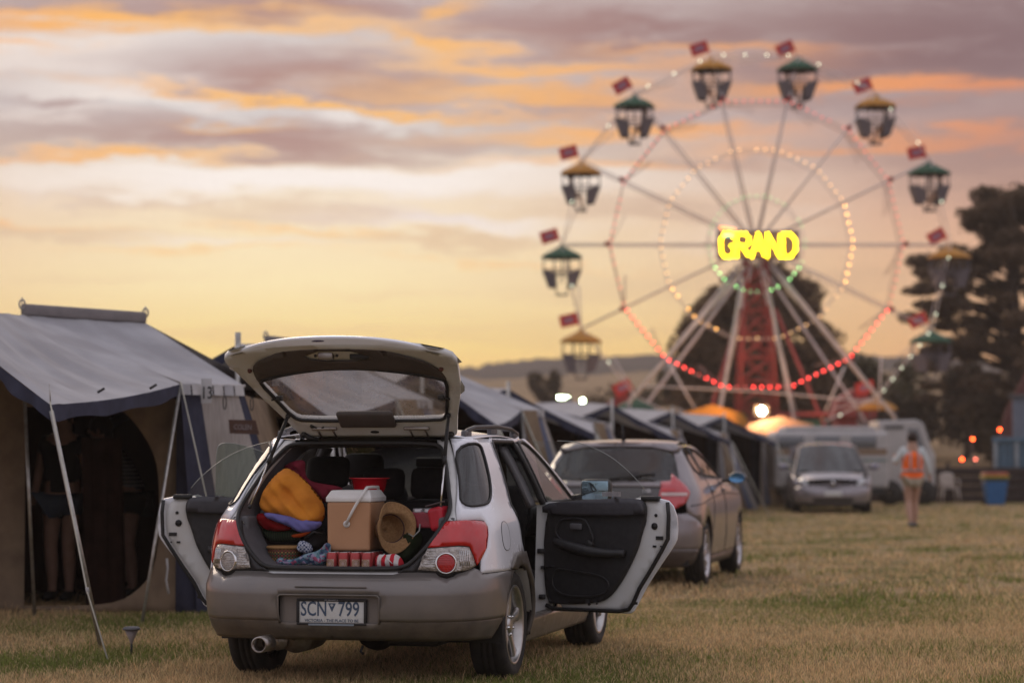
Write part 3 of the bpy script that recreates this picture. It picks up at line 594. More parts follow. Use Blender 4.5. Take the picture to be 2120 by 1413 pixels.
for s in (1, -1):
    wp('quarter_panel', quart, PW, side=s, holes=[qwin], thick=.012, h=.04)
    wp('rear_pillar', pil, PJ, side=s, thick=.03, h=.03, off=-.012)
    wp('pillar_garnish', garn, PLB, side=s, thick=.02, h=.03, off=-.004)
    LH = wp('tail_lamp', lampo, BLK, side=s, off=-.004, h=.035, thick=.02)
    wp('red_lens', redl, REDL, LH, side=s, off=.006, h=.025, thick=.008)
    wp('clear_lens', clrl, CLRL, LH, side=s, off=.005, h=.025, thick=.008)
    # round lamp
    c = Vector(WM(-.945, .70)); c.x *= s; n = Vector((s*.38, -.92, .05)).normalized(); Q = n.to_track_quat('Z', 'Y').to_matrix()
    MB().lathe([(.060, -.01), (.060, .014), (.052, .018), (.050, .013)], c, n=32, rot=Q).obj('lamp_bezel', CHROME, LH)
    mb = MB().lathe([(.0505, .010)]+[(.050*math.cos(a), .012+.008*math.sin(a)) for a in np.linspace(.1, 1.5, 6)]+[(.0005, .020)], c, n=32, rot=Q)
    mb.obj('round_lens', REDL if s > 0 else CLRL, LH)
    mb = MB()
    for k in range(-4, 5):
        w = math.sqrt(.048**2-(k*.0095)**2); mb.tube([c+Q @ Vector((-w, k*.0095, .0195)), c+Q @ Vector((0, k*.0095, .0225)), c+Q @ Vector((w, k*.0095, .0195))], .0013, 4)
    mb.obj('lens_rib', REDL if s > 0 else CHROME, LH)
    mb = MB()
    for k in range(7):
        surf_tube(mb, [(-1.09+.006*k, .685+.014*k), (-1.0, .685+.014*k)], .0022, s, .007, 4, False)
    mb.obj('lens_fluting', CHROME, LH)['kind'] = 'stuff'; mb = MB()
    for k in range(6): surf_tube(mb, [(-.80-.012*k, .685), (-.80-.012*k, .77)], .0022, s, .007, 4, False)
    mb.obj('lens_fluting', CHROME, LH)['kind'] = 'stuff'
    FL = wp('arch_flare', flare, PGD if s else 0, side=s, thick=.03, off=.012, h=.03)
    # quarter window
    g = wp('quarter_window', qwin, GLT, side=s, off=-.002, h=.05)
    mb = MB(); surf_tube(mb, qwin, .008, s, .001); mb.obj('window_seal', BLK, g)
    # fuel flap on the right side only
    if s > 0:
        fl = smooth_poly([(-.40, .755), (-.40, .915), (-.225, .915), (-.225, .755)], 2)
        f = wp('fuel_flap', fl, PW, side=s, off=.002, h=.05); mb = MB(); surf_tube(mb, fl, .0028, s, .0005, 5); mb.obj('flap_gap', mat('shade_gap', (.12, .12, .125), .6), f)
    # front door, its glass, B pillar strip, A pillar, fender, sill
    # left_front_open: the left front door stands ajar and is built further down
    if s > 0: FD = wp('front_door', smooth_poly([(1.005, .33), (1.005, 1.0, 1), (1.9, .985), (2.03, .92), (2.06, .6), (2.02, .33)], 1), PW, side=s, thick=.03, off=.0)
    if s > 0: wp('door_cladding', [(1.01, .335), (1.01, .60), (2.05, .60), (2.02, .335)], PG, FD, side=s, off=.006, thick=.006)
    fg = smooth_poly([(1.02, 1.0, 1), (.93, 1.34), (1.0, 1.372), (1.16, 1.372), (1.42, 1.25), (1.84, 1.0, 1)], 2)
    if s > 0: g = wp('front_window', fg, GLS, side=s, h=.06); mb = MB(); surf_tube(mb, fg, .010, s, .002); mb.obj('window_seal', BLK, g)
    wp('pillar_strip', [(.955, .995), (1.02, .995), (.93, 1.36), (.865, 1.37)], PLB, side=s, thick=.03, off=.002)
    wp('front_pillar', [(1.14, 1.392), (1.22, 1.392), (2.0, .99), (1.86, .992), (1.42, 1.265), (1.16, 1.385)], PW, side=s, thick=.03, off=.004)
    wp('roof_edge', [(.28, 1.368), (.93, 1.372), (1.16, 1.385), (1.14, 1.392), (.28, 1.39)], PW, side=s, thick=.02, off=.002)
    wp('front_fender', [(2.075, .645)]+arc(2.525, .31, .425, 128, 52, 12)+[(2.9, .645), (3.1, .70), (2.95, .80), (2.6, .88), (1.95, .975), (2.04, .93)], PW, side=s, thick=.01)
    wp('arch_flare', arc(2.525, .31, .43, 152, 28, 16)+arc(2.525, .31, .352, 28, 152, 16), PGD, side=s, thick=.03, off=.012, h=.03)
    wp('lower_fender', [(2.08, .33), (2.075, .64), (2.2, .64)]+arc(2.525, .31, .362, 112, 176, 8), PG, side=s, thick=.01)
    wp('sill', [(.36, .19), (.39, .335), (2.15, .335), (2.17, .19)], PG, side=s, thick=.05, off=.004)
    wp('headlamp', smooth_poly([(3.05, .62), (3.0, .72), (3.12, .76), (3.62, .72), (3.66, .62)], 1), CLRL, side=s, off=-.002, thick=.02)
    # mirror: right one is seen beyond the open door
    mc = Vector((s*.965, 1.72, 1.065)); mb = MB(); mb.box(mc, (.20, .10, .145), bev=.035); mb.tube([(s*.80, 1.76, 1.01), (s*.90, 1.74, 1.03)], .022, 8)
    mr = mb.obj('side_mirror', PLB, WAG); MB().box(mc+Vector((0, -.049, 0)), (.172, .006, .118), bev=.0028).obj('mirror_glass', mat('mirror_glass', (.30, .42, .5), .04, 1.), mr)
    # roof rail
    RP = [(s*.555, -.12, 1.405), (s*.555, -.06, 1.432), (s*.56, .1, 1.452), (s*.565, .6, 1.462), (s*.565, 1.0, 1.450), (s*.56, 1.14, 1.43), (s*.555, 1.2, 1.42)]
    rl = MB().tube(RP, .0145, 10).obj('roof_rail', PLB, WAG)
    for yy, zz in ((-.08, 1.412), (.55, 1.435), (1.14, 1.415)): MB().box((s*.555, yy, zz), (.028, .16, .045), bev=.01).obj('rail_foot', TRIMG, rl)
    # inside of the wheel house, and B pillar jamb seen in the door opening
    wheel_arch(WAG, 0, .31, .362, s*.45, s*.835)
    wheel_arch(WAG, 2.525, .31, .362, s*.45, s*.835)
    mb = MB(); mb.prism([(s*.715, .30), (s*.825, .30), (s*.845, .62), (s*.80, .985), (s*.735, .985)], 'y', .985, 1.06); jb = mb.obj('door_jamb', PJ, WAG)
    mb = MB(); mb.box((s*.765, .975, .70), (.05, .03, .03), bev=.006); mb.box((s*.775, .975, .60), (.02, .05, .02)); mb.tube([(s*.79, .985, .60), (s*.86, .90, .61)], .007, 6); mb.box((s*.77, .975, .42), (.04, .03, .03), bev=.006); mb.obj('hinge', PLB, jb)
    wp('inner_pillar', [(.80, 1.0), (.95, 1.0), (.86, 1.37), (.70, 1.37)], TRIMG, side=s, off=-.05, thick=.03)
    mb = MB(); surf_tube(mb, [(.085, .93), (.085, .79), (.125, .725), (.275, .575), (.36, .42), (.40, .335)], .014, s, -.03, closed=False); surf_tube(mb, [(.085, .93), (.075, 1.0), (.13, 1.10), (.26, 1.33), (.32, 1.372), (.85, 1.372), (.97, 1.0)], .014, s, -.008, closed=False)
    mb.obj('door_seal', BLK, WAG)
    mb = MB(); mb.grid(lambda a, b: (lambda p: (s*(p[0]-.005-.11*b), p[1]+.02*b, p[2]))(WM(.085+.30*max(0, (.78-a)/.45)**1.3 if a < .78 else (.085 if a < .95 else .085+(a-.95)*.5), a)), 18, 2, (.33, 1.36)); mb.obj('rear_jamb', PJ, WAG)
    # boot sides
    mb = MB(); mb.box((s*.60, -.22, .77), (.10, .98, .36), bev=.02); mb.obj('boot_side_trim', TRIMG, WAG)
wp('front_bumper', [(2.90, .25), (2.89, .60), (3.2, .62), (3.66, .61), (UF, .60), (UF, .23)], PG, mirror=True, thick=.01)
wp('front_grille', [(3.67, .615), (3.64, .72), (UF, .74), (UF, .615)], PLB, mirror=True, thick=.02, off=-.01)
# roof, windscreen, bonnet
ya = lambda x: -(WAGON.br(1.392))*(max(0, 1-abs(x/.607)**4.2))**(1/4.2)
def roof(s, v, dz=0): x = s*.607*(1-.06*v*v); return (x, ya(s*.606)*(1-v)+(1.17+.11*(1-s*s))*v, 1.39+dz+.038*math.sin(PI*min(1, v*1.02+.0))*(1-.55*s*s)+.042*(1-s*s)*(1-.25*v))
RF = MB().grid(lambda a, b: roof(a, b), 24, 20, (-1, 1)).obj('roof', PW, WAG); solid(RF, .006)
MB().grid(lambda a, b: (lambda p: (p[0]*.97, p[1]+.01, p[2]-.035))(roof(a, b)), 16, 10, (-1, 1)).obj('headliner', HEADL, WAG)
MB().grid(lambda a, b: (a*(.565+.165*b), 1.18+.11*(1-a*a)+(.78+.10*(1-a*a))*b, 1.385+.036*(1-a*a)-.41*b-.03*b*b*(1-a*a)), 16, 10, (-1, 1)).obj('windscreen', GLS, WAG)
MB().grid(lambda a, b: (a*(.76-.10*b), 1.98+.26*(1-a*a)*(1-b)+b*1.2+.18*(1-a*a)*b, .975+.03*(1-a*a)-.20*b*b-.03*b), 16, 14, (-1, 1)).obj('bonnet', PW, WAG)
# cabin: floor, boot floor, seats, dashboard
mb = MB(); mb.box((0, 1.15, .27), (1.1, 2.6, .06)); mb.box((0, 2.2, .6), (1.3, .08, .6)); mb.obj('floor_pan', BLK, WAG)
bf_ = MB().box((0, -.30, .608), (1.10, 1.10, .05), bev=.012).obj('boot_floor', CARPET, WAG)
mb = MB(); mb.box((0, .30, .80), (1.24, .14, .44), Matrix.Rotation(R(-12), 3, 'X'), .045); mb.box((0, .62, .52), (1.26, .55, .16), bev=.05); RS = mb.obj('rear_seat', SEAT, WAG)
for x, z, w in ((-.42, 1.19, .27), (-.07, 1.12, .26), (.25, 1.125, .30)):
    MB().box((x, .36, z), (w, .10, .19), Matrix.Rotation(R(-10), 3, 'X'), .045).obj('headrest', SEAT, RS)
for x in (-.45, .34):
    mb = MB(); mb.box((x, 1.28, .78), (.50, .15, .66), Matrix.Rotation(R(-15), 3, 'X'), .06); mb.box((x, 1.5, .48), (.50, .5, .16), bev=.06); fs = mb.obj('front_seat', SEAT, WAG)
    MB().box((x, 1.20, 1.21), (.27, .11, .19), Matrix.Rotation(R(-10), 3, 'X'), .05).obj('headrest', SEAT, fs)
mb = MB(); mb.box((0, 1.95, .86), (1.40, .38, .20), bev=.07); mb.obj('dashboard', PLB, WAG)
MB().tube([(.36+.18*math.cos(a), 1.66+.05*math.sin(a), .90+.17*math.sin(a)) for a in np.linspace(0, 2*PI, 24, endpoint=False)], .014, 8, closed=True).obj('steering_wheel', PLB, WAG)
MB().box((-.08, 1.50, 1.245), (.21, .03, .062), bev=.014).obj('inside_mirror', BLK, WAG)
MB().tube([(.03, .42, 1.02), (.05, .40, .93), (.03, .36, .88)], [.012, .016, .012], 8).obj('belt_buckle', BLK, RS)
mb = MB(); mb.grid(lambda a, b: (.555+.04*b, .60+.30*a-.1*b, 1.33-.42*b*(1-.2*a)), 2, 8); mb.obj('seat_belt', PLB, WAG)
# opening surround: rubber seal and lining
sealp = [(UC, .668), (-1.28, .668), (-1.20, .676), (-1.14, .705), (-1.04, .80), (-.93, .925), (-.86, 1.0), (-.835, 1.10), (-.80, 1.19), (-.742, 1.32), (-.755, 1.345), (-.82, 1.356), (UC, 1.366)]
sp = smooth_poly([(a, b, 1 if k in (0, len(sealp)-1) else 0) for k, (a, b) in enumerate(sealp)], 2)[:-1]
sp = [p for p in sp]
R1 = [Vector(WM(*p))-outw(Vector(WM(*p))).normalized()*.004 for p in sp]; loop = R1+[Vector((-v.x, v.y, v.z)) for v in reversed(R1)]
lp = [loop[0]]
for p in loop[1:]:
    if (p-lp[-1]).length > .012: lp.append(p)
MB().tube(lp, .0125, 8, closed=True).obj('boot_seal', BLK, WAG)
mb = MB(); k = len(lp); mb.v = [tuple(p) for p in lp]+[(p.x*.955, p.y+.10, .66+(p.z-.66)*.965+.01) for p in lp]+[(p.x*.93, p.y+.24, .66+(p.z-.66)*.95+.01) for p in lp]
mb.f = [(i+r*k, (i+1) % k+r*k, (i+1) % k+(r+1)*k, i+(r+1)*k) for r in (0, 1) for i in range(k)]; mb.m = [0]*len(mb.f); mb.sm = [True]*len(mb.f)
mb.obj('boot_lining', TRIMG, WAG)
# exhaust, silencer, underbody, towing eye
mb = MB(); mb.lathe([(.036, 0), (.045, -.004), (.046, .0), (.044, .16), (.036, .16), (.036, 0)], (-.345, -.955, .262), 'y', 24); ex = mb.obj('exhaust_tip', mat('sooty_chrome', (.42, .39, .36), .3, .9, c2=(.2, .17, .15), nscale=20), WAG)
MB().lathe([(.03, 0), (.088, .02), (.092, .1), (.092, .35), (.02, .38)], (-.25, -.42, .285), 'y', 24).obj('silencer', STEEL, WAG)
mb = MB(); mb.tube([(-.345, -.80, .262), (-.33, -.62, .265), (-.25, -.45, .285)], .055, 12); mb.obj('exhaust_pipe', STEEL, WAG)
mb = MB(); mb.box((0, 0, .27), (1.25, .10, .06), bev=.02); mb.lathe([(.01, -.15), (.10, -.1), (.12, 0), (.10, .1), (.01, .15)], (0, 0, .27), 'y', 16); mb.box((0, -.5, .34), (.8, .5, .10), bev=.03); mb.box((.35, -.3, .25), (.3, .4, .06), bev=.02); mb.tube([(.15, -.80, .24), (.15, -.84, .215), (.15, -.80, .20)], .008, 6)
mb.box((.0, 1.2, .235), (.5, 2.4, .05)); mb.obj('underbody', BLK, WAG)
# wheels
def make_wheel(parent, x, y, r, w, rr, side, spokes=5, ang=0., steer=0., name='wheel', alloy=None, double=False):
    alloy = alloy or ALLOY
    root = bpy.data.objects.new(name, None)
    hw = w/2; prof = [(rr-.005, -hw+.012), (rr+.008, -hw+.002), (r-.045, -hw-.006), (r-.02, -hw+.004), (r-.006, -hw+.018), (r, -hw+.034)]
    for k in range(3): g = -hw+.05+(w-.1)*(k+.5)/3; prof += [(r, g-.007), (r-.008, g-.005), (r-.008, g+.005), (r, g+.007)]
    prof += [(r, hw-.034), (r-.006, hw-.018), (r-.02, hw-.004), (r-.045, hw+.006), (rr+.008, hw-.002), (rr-.005, hw-.012)]
    mb = MB(); n = 72; vs = []
    for (q, h) in prof:
        for j in range(n):
            dr = .007 if (j % 2 and abs(h) > hw-.06 and q > r-.012) else 0; a = 2*PI*j/n; vs.append((h, (q-dr)*math.cos(a), (q-dr)*math.sin(a)))
    mb.add(vs, [(i*n+j, i*n+(j+1) % n, (i+1)*n+(j+1) % n, (i+1)*n+j) for i in range(len(prof)-1) for j in range(n)])
    tyre = mb.mesh('tyre', TYRE)
    o = hw-.008; mb = MB()
    mb.lathe([(rr+.004, o+.004), (rr-.006, o+.008), (rr-.016, o-.004), (rr-.03, o-.06), (rr-.035, -hw+.03), (.02, -hw+.04)], axis='x', n=48)
    rim = mb.mesh('rim', alloy)
    mb = MB()
    for k in range(spokes):
        for dd in ((-.16, .16) if double else (0,)):
            a = 2*PI*k/spokes+ang+dd; wd = .019 if double else .036
            def P(q, t, h): return (h, q*math.cos(a)-t*math.sin(a), q*math.sin(a)+t*math.cos(a))
            st = [(.045, wd*.9, o-.030), (rr*.45, wd*.75, o-.022), (rr*.75, wd*.85, o-.018), (rr-.012, wd*1.35, o-.014)]
            vs = []
            for q, t, h in st: vs += [P(q, -t, h-.012), P(q, -t*.7, h), P(q, t*.7, h), P(q, t, h-.012), P(q, t*.6, h-.035), P(q, -t*.6, h-.035)]
            mb.add(vs, [(i*6+j, i*6+(j+1) % 6, (i+1)*6+(j+1) % 6, (i+1)*6+j) for i in range(3) for j in range(6)])
    mb.lathe([(.052, o-.05), (.056, o-.03), (.05, o-.018), (.03, o-.014), (.0005, o-.013)], axis='x', n=24)
    spk = mb.mesh('spokes', alloy); mb = MB()
    for k in range(5):
        a = 2*PI*(k+.5)/5+ang; mb.lathe([(.0085, o-.035), (.0085, o-.014), (.005, o-.011), (.0005, o-.011)], (0, .055*math.cos(a), .055*math.sin(a)), 'x', 8)
    nut = mb.mesh('wheel_nuts', CHROME)
    mb = MB(); mb.lathe([(rr*.72, -hw+.06), (rr*.72, -hw+.085), (.03, -hw+.085)], axis='x', n=32); disc = mb.mesh('brake_disc', STEEL)
    W_ = link(name, tyre, parent, (x, y, r)); W_.rotation_euler = (0, 0, (0 if side > 0 else PI)+steer)
    for nm, me in (('rim', rim), ('spokes', spk), ('wheel_nuts', nut), ('brake_disc', disc)): link(nm, me, W_)
    bpy.data.objects.remove(root); return W_
make_wheel(WAG, .725, 0, .315, .205, .226, 1, ang=.25); make_wheel(WAG, -.725, 0, .315, .205, .226, -1)
make_wheel(WAG, .725, 2.525, .315, .205, .226, 1, ang=.8); make_wheel(WAG, -.725, 2.525, .315, .205, .226, -1)
# ---- tailgate, swung up
HX = .085
hp = [(-.27, 1.395), (-.45, 1.527), (-.68, 1.70), (-.82, 1.785), (-1.06, 1.893)]
hl = [0]
for i in range(1, 5): hl.append(hl[-1]+math.dist(hp[i], hp[i-1]))
hy = spl(hl, [p[0] for p in hp]); hz = spl(hl, [p[1] for p in hp]); HW = hl[-1]
def HM(x, w, up=0.): return (x+HX-.062*w, hy(w)+.05*(x/.6)**2*w-up*.55, hz(w)-.03*(x/.62)**2*min(1, w/.6)+up*.83)
ups = lambda c: Vector((0, .5, -1))
hatch_o = [(0, .0), (.44, .0), (.47, .03), (.51, .18), (.575, .375), (.612, .52), (.64, .66), (.662, .78), (.655, .845), (.62, .88), (.5, .915), (.3, .938), (0, HW)]
full = lambda l: [(a, b) for a, b in l]+[(-a, b) for a, b in reversed(l) if a > 1e-6]
glass_o = smooth_poly(full([(0, .155), (.40, .165), (.455, .20), (.50, .36), (.545, .54), (.52, .575), (.35, .615), (.15, .642), (.10, .648)]), 1)
TG = panel('tailgate', full(hatch_o), HM, PJ, WAG, holes=[glass_o], out=ups, thick=.035, h=.045)
tg = panel('rear_window', glass_o, lambda x, w: HM(x, w, .012), GLH, TG, out=ups, h=.06)
mb = MB(); mb.tube([HM(x, w, -.002) for x, w in dens(glass_o, .03)], .011, 6, closed=True); mb.obj('window_seal', BLK, TG)
trim_o = smooth_poly(full([(0, .655), (.10, .655), (.15, .640), (.35, .615), (.50, .578), (.545, .545), (.555, .60), (.53, .74), (.46, .83), (.30, .875), (.13, .885)]), 1)
tcut = [(-.17, .79), (.17, .79), (.19, .90), (-.19, .90)]
trim2 = [p for p in trim_o]
TB = MB()
def tr(x, w):  # moulded trim: rises from its edges
    e = min(1, max(0, min((w-.63)/.05, (.87-w)/.03, (.56-abs(x))/.06))); return HM(x, w, -.004-.022*e)
panel('tailgate_trim', trim_o, tr, TRB, TG, holes=[smooth_poly([(-.150, .775), (.165, .775), (.195, .865), (-.185, .865)], 1)], out=ups, h=.03, thick=.004)
mb = MB(); c = Vector(HM(-.055, .822, -.012)); mb.box(c, (.085, .05, .045), bev=.008); lk = mb.obj('tailgate_lock', STEEL, TG)
mb = MB(); mb.ball(c+Vector((-.062, 0, 0)), .009, 8); mb.ball(c+Vector((.062, 0, 0)), .009, 8); mb.obj('lock_bolt', PLB, lk)
MB().box(c+Vector((.19, 0, .0)), (.11, .012, .042), bev=.008).obj('grab_recess', BLK, TG)
# outer skin of the lower tailgate, curling over the tip
op = [(HW, 0.0), (HW+.010, .018), (HW+.002, .045), (HW-.05, .085), (HW-.20, .125), (.64, .06)]
def skin(s, t):
    k = t*(len(op)-1); i = min(int(k), len(op)-2); f = k-i; w = op[i][0]*(1-f)+op[i+1][0]*f; up = op[i][1]*(1-f)+op[i+1][1]*f
    lim = .94-.125*abs(s)**4; return HM(s*.652*(1-.04*t*abs(s)), w*(lim/.94) if w > .8 else w, up*(1-.40*s*s))
MB().grid(skin, 40, 14, (-1, 1)).obj('tailgate_skin', PW, TG)
mb = MB(); n_ = 20; e = [Vector(skin(-.085+.105*math.cos(2*PI*j/n_)*.55, .20+.05*math.sin(2*PI*j/n_)))+Vector((0, -.003, .003)) for j in range(n_)]; mb.add([sum(e, Vector())/n_]+e, [(0, 1+j, 1+(j+1) % n_) for j in range(n_)]); mb.obj('maker_badge', mat('badge_blue', (.03, .02, .10), .25, coat=1), TG)
# brake-light housing by the hinges, hinges, dampers, struts
HL = MB().box(Vector(HM(-.02, .20, -.022)), (.335, .13, .035), Matrix.Rotation(R(-37), 3, 'X'), .015).obj('brake_light_housing', TRB, TG)
mb = MB(); mb.box(Vector(HM(-.10, .165, -.040)), (.014, .012, .012)); mb.box(Vector(HM(.06, .165, -.040)), (.014, .012, .012)); mb.obj('housing_clip', BLK, HL)
MB().lathe([(.0005, .001), (.025, .001), (.026, -.002)], HM(-.01, .055, -.004), n=20, rot=Matrix.Rotation(R(-37), 3, 'X') @ Matrix.Diagonal((1, .45, 1))).obj('drain_plug', BLK, TG)
for x in (-.30, .25):
    mb = MB(); a = Vector(HM(x, .10, -.012)); b = Vector(HM(x, -.015, -.005))
    for dx in (-.045, .045): mb.tube([a+Vector((dx, 0, 0)), b+Vector((dx, .0, 0))], .006, 6)
    mb.box(a, (.15, .02, .02), bev=.004); mb.tube([b+Vector((-.05, 0, .02)), b+Vector((.05, 0, .02))], .005, 6); mb.obj('tailgate_hinge', STEEL, TG)
for s in (-1, 1):
    mb = MB(); mb.tube([HM(s*.44, .055, -.02), HM(s*.40, .03, -.03), HM(s*.37, -.02, -.02)], [.018, .014, .01], 8); mb.ball(HM(s*.44, .055, -.02), .02, 8); mb.obj('hinge_arm', BLK, TG)
    c = Vector(HM(s*.555, .70, -.012)); MB().ball(c, .014, 10).obj('rubber_stop', mat('rust_rubber', (.10, .03, .02), .6), TG)
    c = Vector(HM(s*.475, .40, -.012)); mb = MB(); mb.box(c, (.035, .04, .03), bev=.006); mb.tube([c, c+Vector((-s*-.05, 0, -.01))], .006, 6); mb.obj('window_clip', BLK, TG)
    a = Vector(HM(s*.475, .255, -.03)); b = Vector(WM(-.88, 1.02)); b = Vector((s*(b.x-.035), b.y-.01, b.z-.02)); m_ = a.lerp(b, .50)
    ST = MB().tube([a, m_], .0105, 10).obj('gas_strut', BLK, WAG); MB().tube([m_, b], .0055, 8).obj('strut_rod', CHROME, ST)
    mb = MB(); mb.ball(a, .016, 8); mb.ball(b, .013, 8); mb.tube([m_-(b-a).normalized()*.03, m_+(b-a).normalized()*.012], .013, 8); mb.obj('strut_end', BLK, ST)
mb = MB(); mb.tube([HM(-.36, .12, -.01), HM(-.33, .105, -.02), HM(-.30, .115, -.012)], .005, 6); mb.ball(HM(-.37, .12, -.008), .012, 8); mb.obj('washer_hose', BLK, TG)
# ---- rear doors, swung out
def rear_door(s):
    a = R(70); h = Vector((s*.80, .985, 0)); d = Vector((s*math.sin(a), -math.cos(a), 0)); nrm = Vector((math.cos(a)*s*-1, -math.sin(a), 0))  # nrm: towards the viewer = inner face
    nrm = Vector((-s*math.cos(a), -math.sin(a), 0)); D = lambda v, z, t=0.: (lambda q: (q.x, q.y, z))(h+d*v+nrm*t)
    def DM(t0, bulge=.0): return lambda v, z: D(v, z, t0-bulge*(z-.75)**2)
    o_in = lambda c: nrm; o_out = lambda c: -nrm
    ol = smooth_poly([(-.03, .345), (-.035, 1.0, 1), (.30, 1.012), (.62, 1.03, 1), (.845, 1.035), (.892, .97), (.895, .80), (.87, .75), (.76, .61), (.68, .50), (.63, .40), (.60, .338), (.55, .332)], 1)
    def skinf(v, z): return D(v, z, -.05+.05*(max(0, (z-.85))/.18)**2*1.-.01+.035*max(0, (.55-z)/.22)**2)
    DR = panel('rear_door', ol, skinf, PW if s > 0 else PW, WAG, out=o_out, thick=.01, h=.045)
    il = smooth_poly([(-.02, .352), (-.02, 1.0, 1), (.30, 1.010), (.60, 1.025, 1), (.76, 1.028), (.83, .985), (.845, .90), (.84, .80), (.80, .73), (.72, .61), (.65, .50), (.605, .41), (.575, .365), (.52, .352)], 1)
    panel('door_frame', il, lambda v, z: D(v, z, .0), PJ, DR, out=o_in, thick=.045, h=.05)
    st = [(.86, 1.01), (.868, .93), (.862, .79), (.82, .72), (.735, .59), (.665, .49), (.62, .40), (.59, .362), (.52, .348), (.05, .348), (.0, .37)]
    P = [Vector(D(v, z, .012)) for v, z in smooth_poly([(a_, b_, 0) for a_, b_ in st], 2)]; k0 = max(range(len(P)-1), key=lambda i: (P[i+1]-P[i]).length) if False else None
    P = [Vector(D(v, z, .012)) for v, z in st]; MB().tube(P, .0125, 8).obj('door_seal', BLK, DR)
    tl = smooth_poly([(-.01, .385), (-.01, .99), (.20, 1.012), (.55, 1.030), (.69, 1.03), (.725, .985), (.715, .90), (.685, .83), (.66, .74), (.615, .65), (.55, .54), (.47, .44), (.38, .392), (.10, .375)], 2)
    def trimf(v, z):
        t = .022+.014*max(0, min(1, (z-.915)/.03))
        if z < .60: t += -.006*max(0, min(1, (.60-z)/.03, (v-.04)/.04, (.45-v)/.08))
        return D(v, z, t)
    T = panel('door_trim', tl, trimf, PLB, DR, out=o_in, thick=.02, h=.028)
    pad = smooth_poly([(-.005, .922), (-.005, .992), (.20, 1.014), (.55, 1.032), (.685, 1.032), (.715, .985), (.712, .922)], 1); panel('upper_pad', pad, lambda v, z: D(v, z, .044+.006*math.sin(PI*min(1, max(0, (z-.922)/.1)))), mat('door_pad', (.055, .053, .06), .5, c2=(.045, .043, .05), nscale=30, bump=.25, bscale=260), T, out=o_in, thick=.02, h=.03)
    pk = smooth_poly([(.06, .43), (.05, .60), (.20, .585), (.42, .56), (.47, .50), (.40, .43)], 2); MB().tube([D(v, z, .026) for v, z in dens(pk, .03)], .006, 6, closed=True).obj('pocket_edge', PLB, T)
    ar = [D(.08+.50*t, .765-.075*math.sin(min(1, t*1.25)*PI*.5)+.01*t, .045+.020*math.sin(PI*min(1, t*1.1))) for t in np.linspace(0, 1, 12)]
    MB().tube(ar, [.018+.017*math.sin(PI*min(.92, t+.08)) for t in np.linspace(0, 1, 12)], 10).obj('armrest', PLB, T)
    loop_ = smooth_poly([(.07, .80), (.10, .885), (.16, .905), (.28, .905), (.315, .87), (.37, .74), (.20, .73)], 2)
    mb = MB(); mb.tube([D(v, z, .030) for v, z in dens(loop_, .03)], .008, 6, closed=True); mb.obj('handle_surround', PLB, T)
    hd = MB().box(D(.23, .855, .034), (.085, .02, .04), Matrix.Rotation(math.atan2(d.y, d.x), 3, 'Z'), .008).obj('inside_handle', TRIMG, T)
    mb = MB()
    mb.box(D(.335, .745, .05), (.05, .03, .05), Matrix.Rotation(math.atan2(d.y, d.x), 3, 'Z') @ Matrix.Rotation(R(30), 3, 'Y'), .01); mb.obj('switch_panel', BLK, T)
    mb = MB()
    for v, z, q in ((.775, .93, .010), (.765, .865, .021)): mb.lathe([(.0005, .002), (q, .002), (q, -.002)], D(v, z, .003), n=16, rot=nrm.to_track_quat('Z', 'Y').to_matrix())
    for v, z, w_, h_ in ((.80, .795, .05, .022), (.765, .745, .024, .012), (.81, .745, .01, .01), (.635, .40, .02, .015)): mb.box(D(v, z, .003), (w_, .006, h_), Matrix.Rotation(math.atan2(d.y, d.x), 3, 'Z'))
    mb.obj('latch', BLK, DR)
    gl = smooth_poly([(-.03, 1.0, 1), (-.10, 1.378, 1), (.12, 1.380), (.25, 1.37), (.44, 1.30), (.58, 1.20), (.69, 1.09), (.72, 1.02, 1)], 2)
    panel('door_window', gl, lambda v, z: D(v, z, -.02+.10*(z-1.0)), GLD, DR, out=o_in, h=.08); MB().tube([Vector(D(v, z, -.02+.10*(z-1.0))) for v, z in gl[3:-2]], .0022, 5).obj('glass_edge', mat('glass_edge', (.30, .32, .30), .2), DR)
    mb = MB(); mb.box(D(.74, 1.03, .0), (.12, .05, .03), Matrix.Rotation(math.atan2(d.y, d.x), 3, 'Z'), .008); mb.obj('window_run', BLK, DR)
    if s > 0: MB().box(D(.47, 1.055, .012), (.115, .03, .028), Matrix.Rotation(math.atan2(d.y, d.x), 3, 'Z')).obj('clear_sticker', mat('clear_sticker', (.35, .33, .34), .3, alpha=.55), DR)
rear_door(1); rear_door(-1)

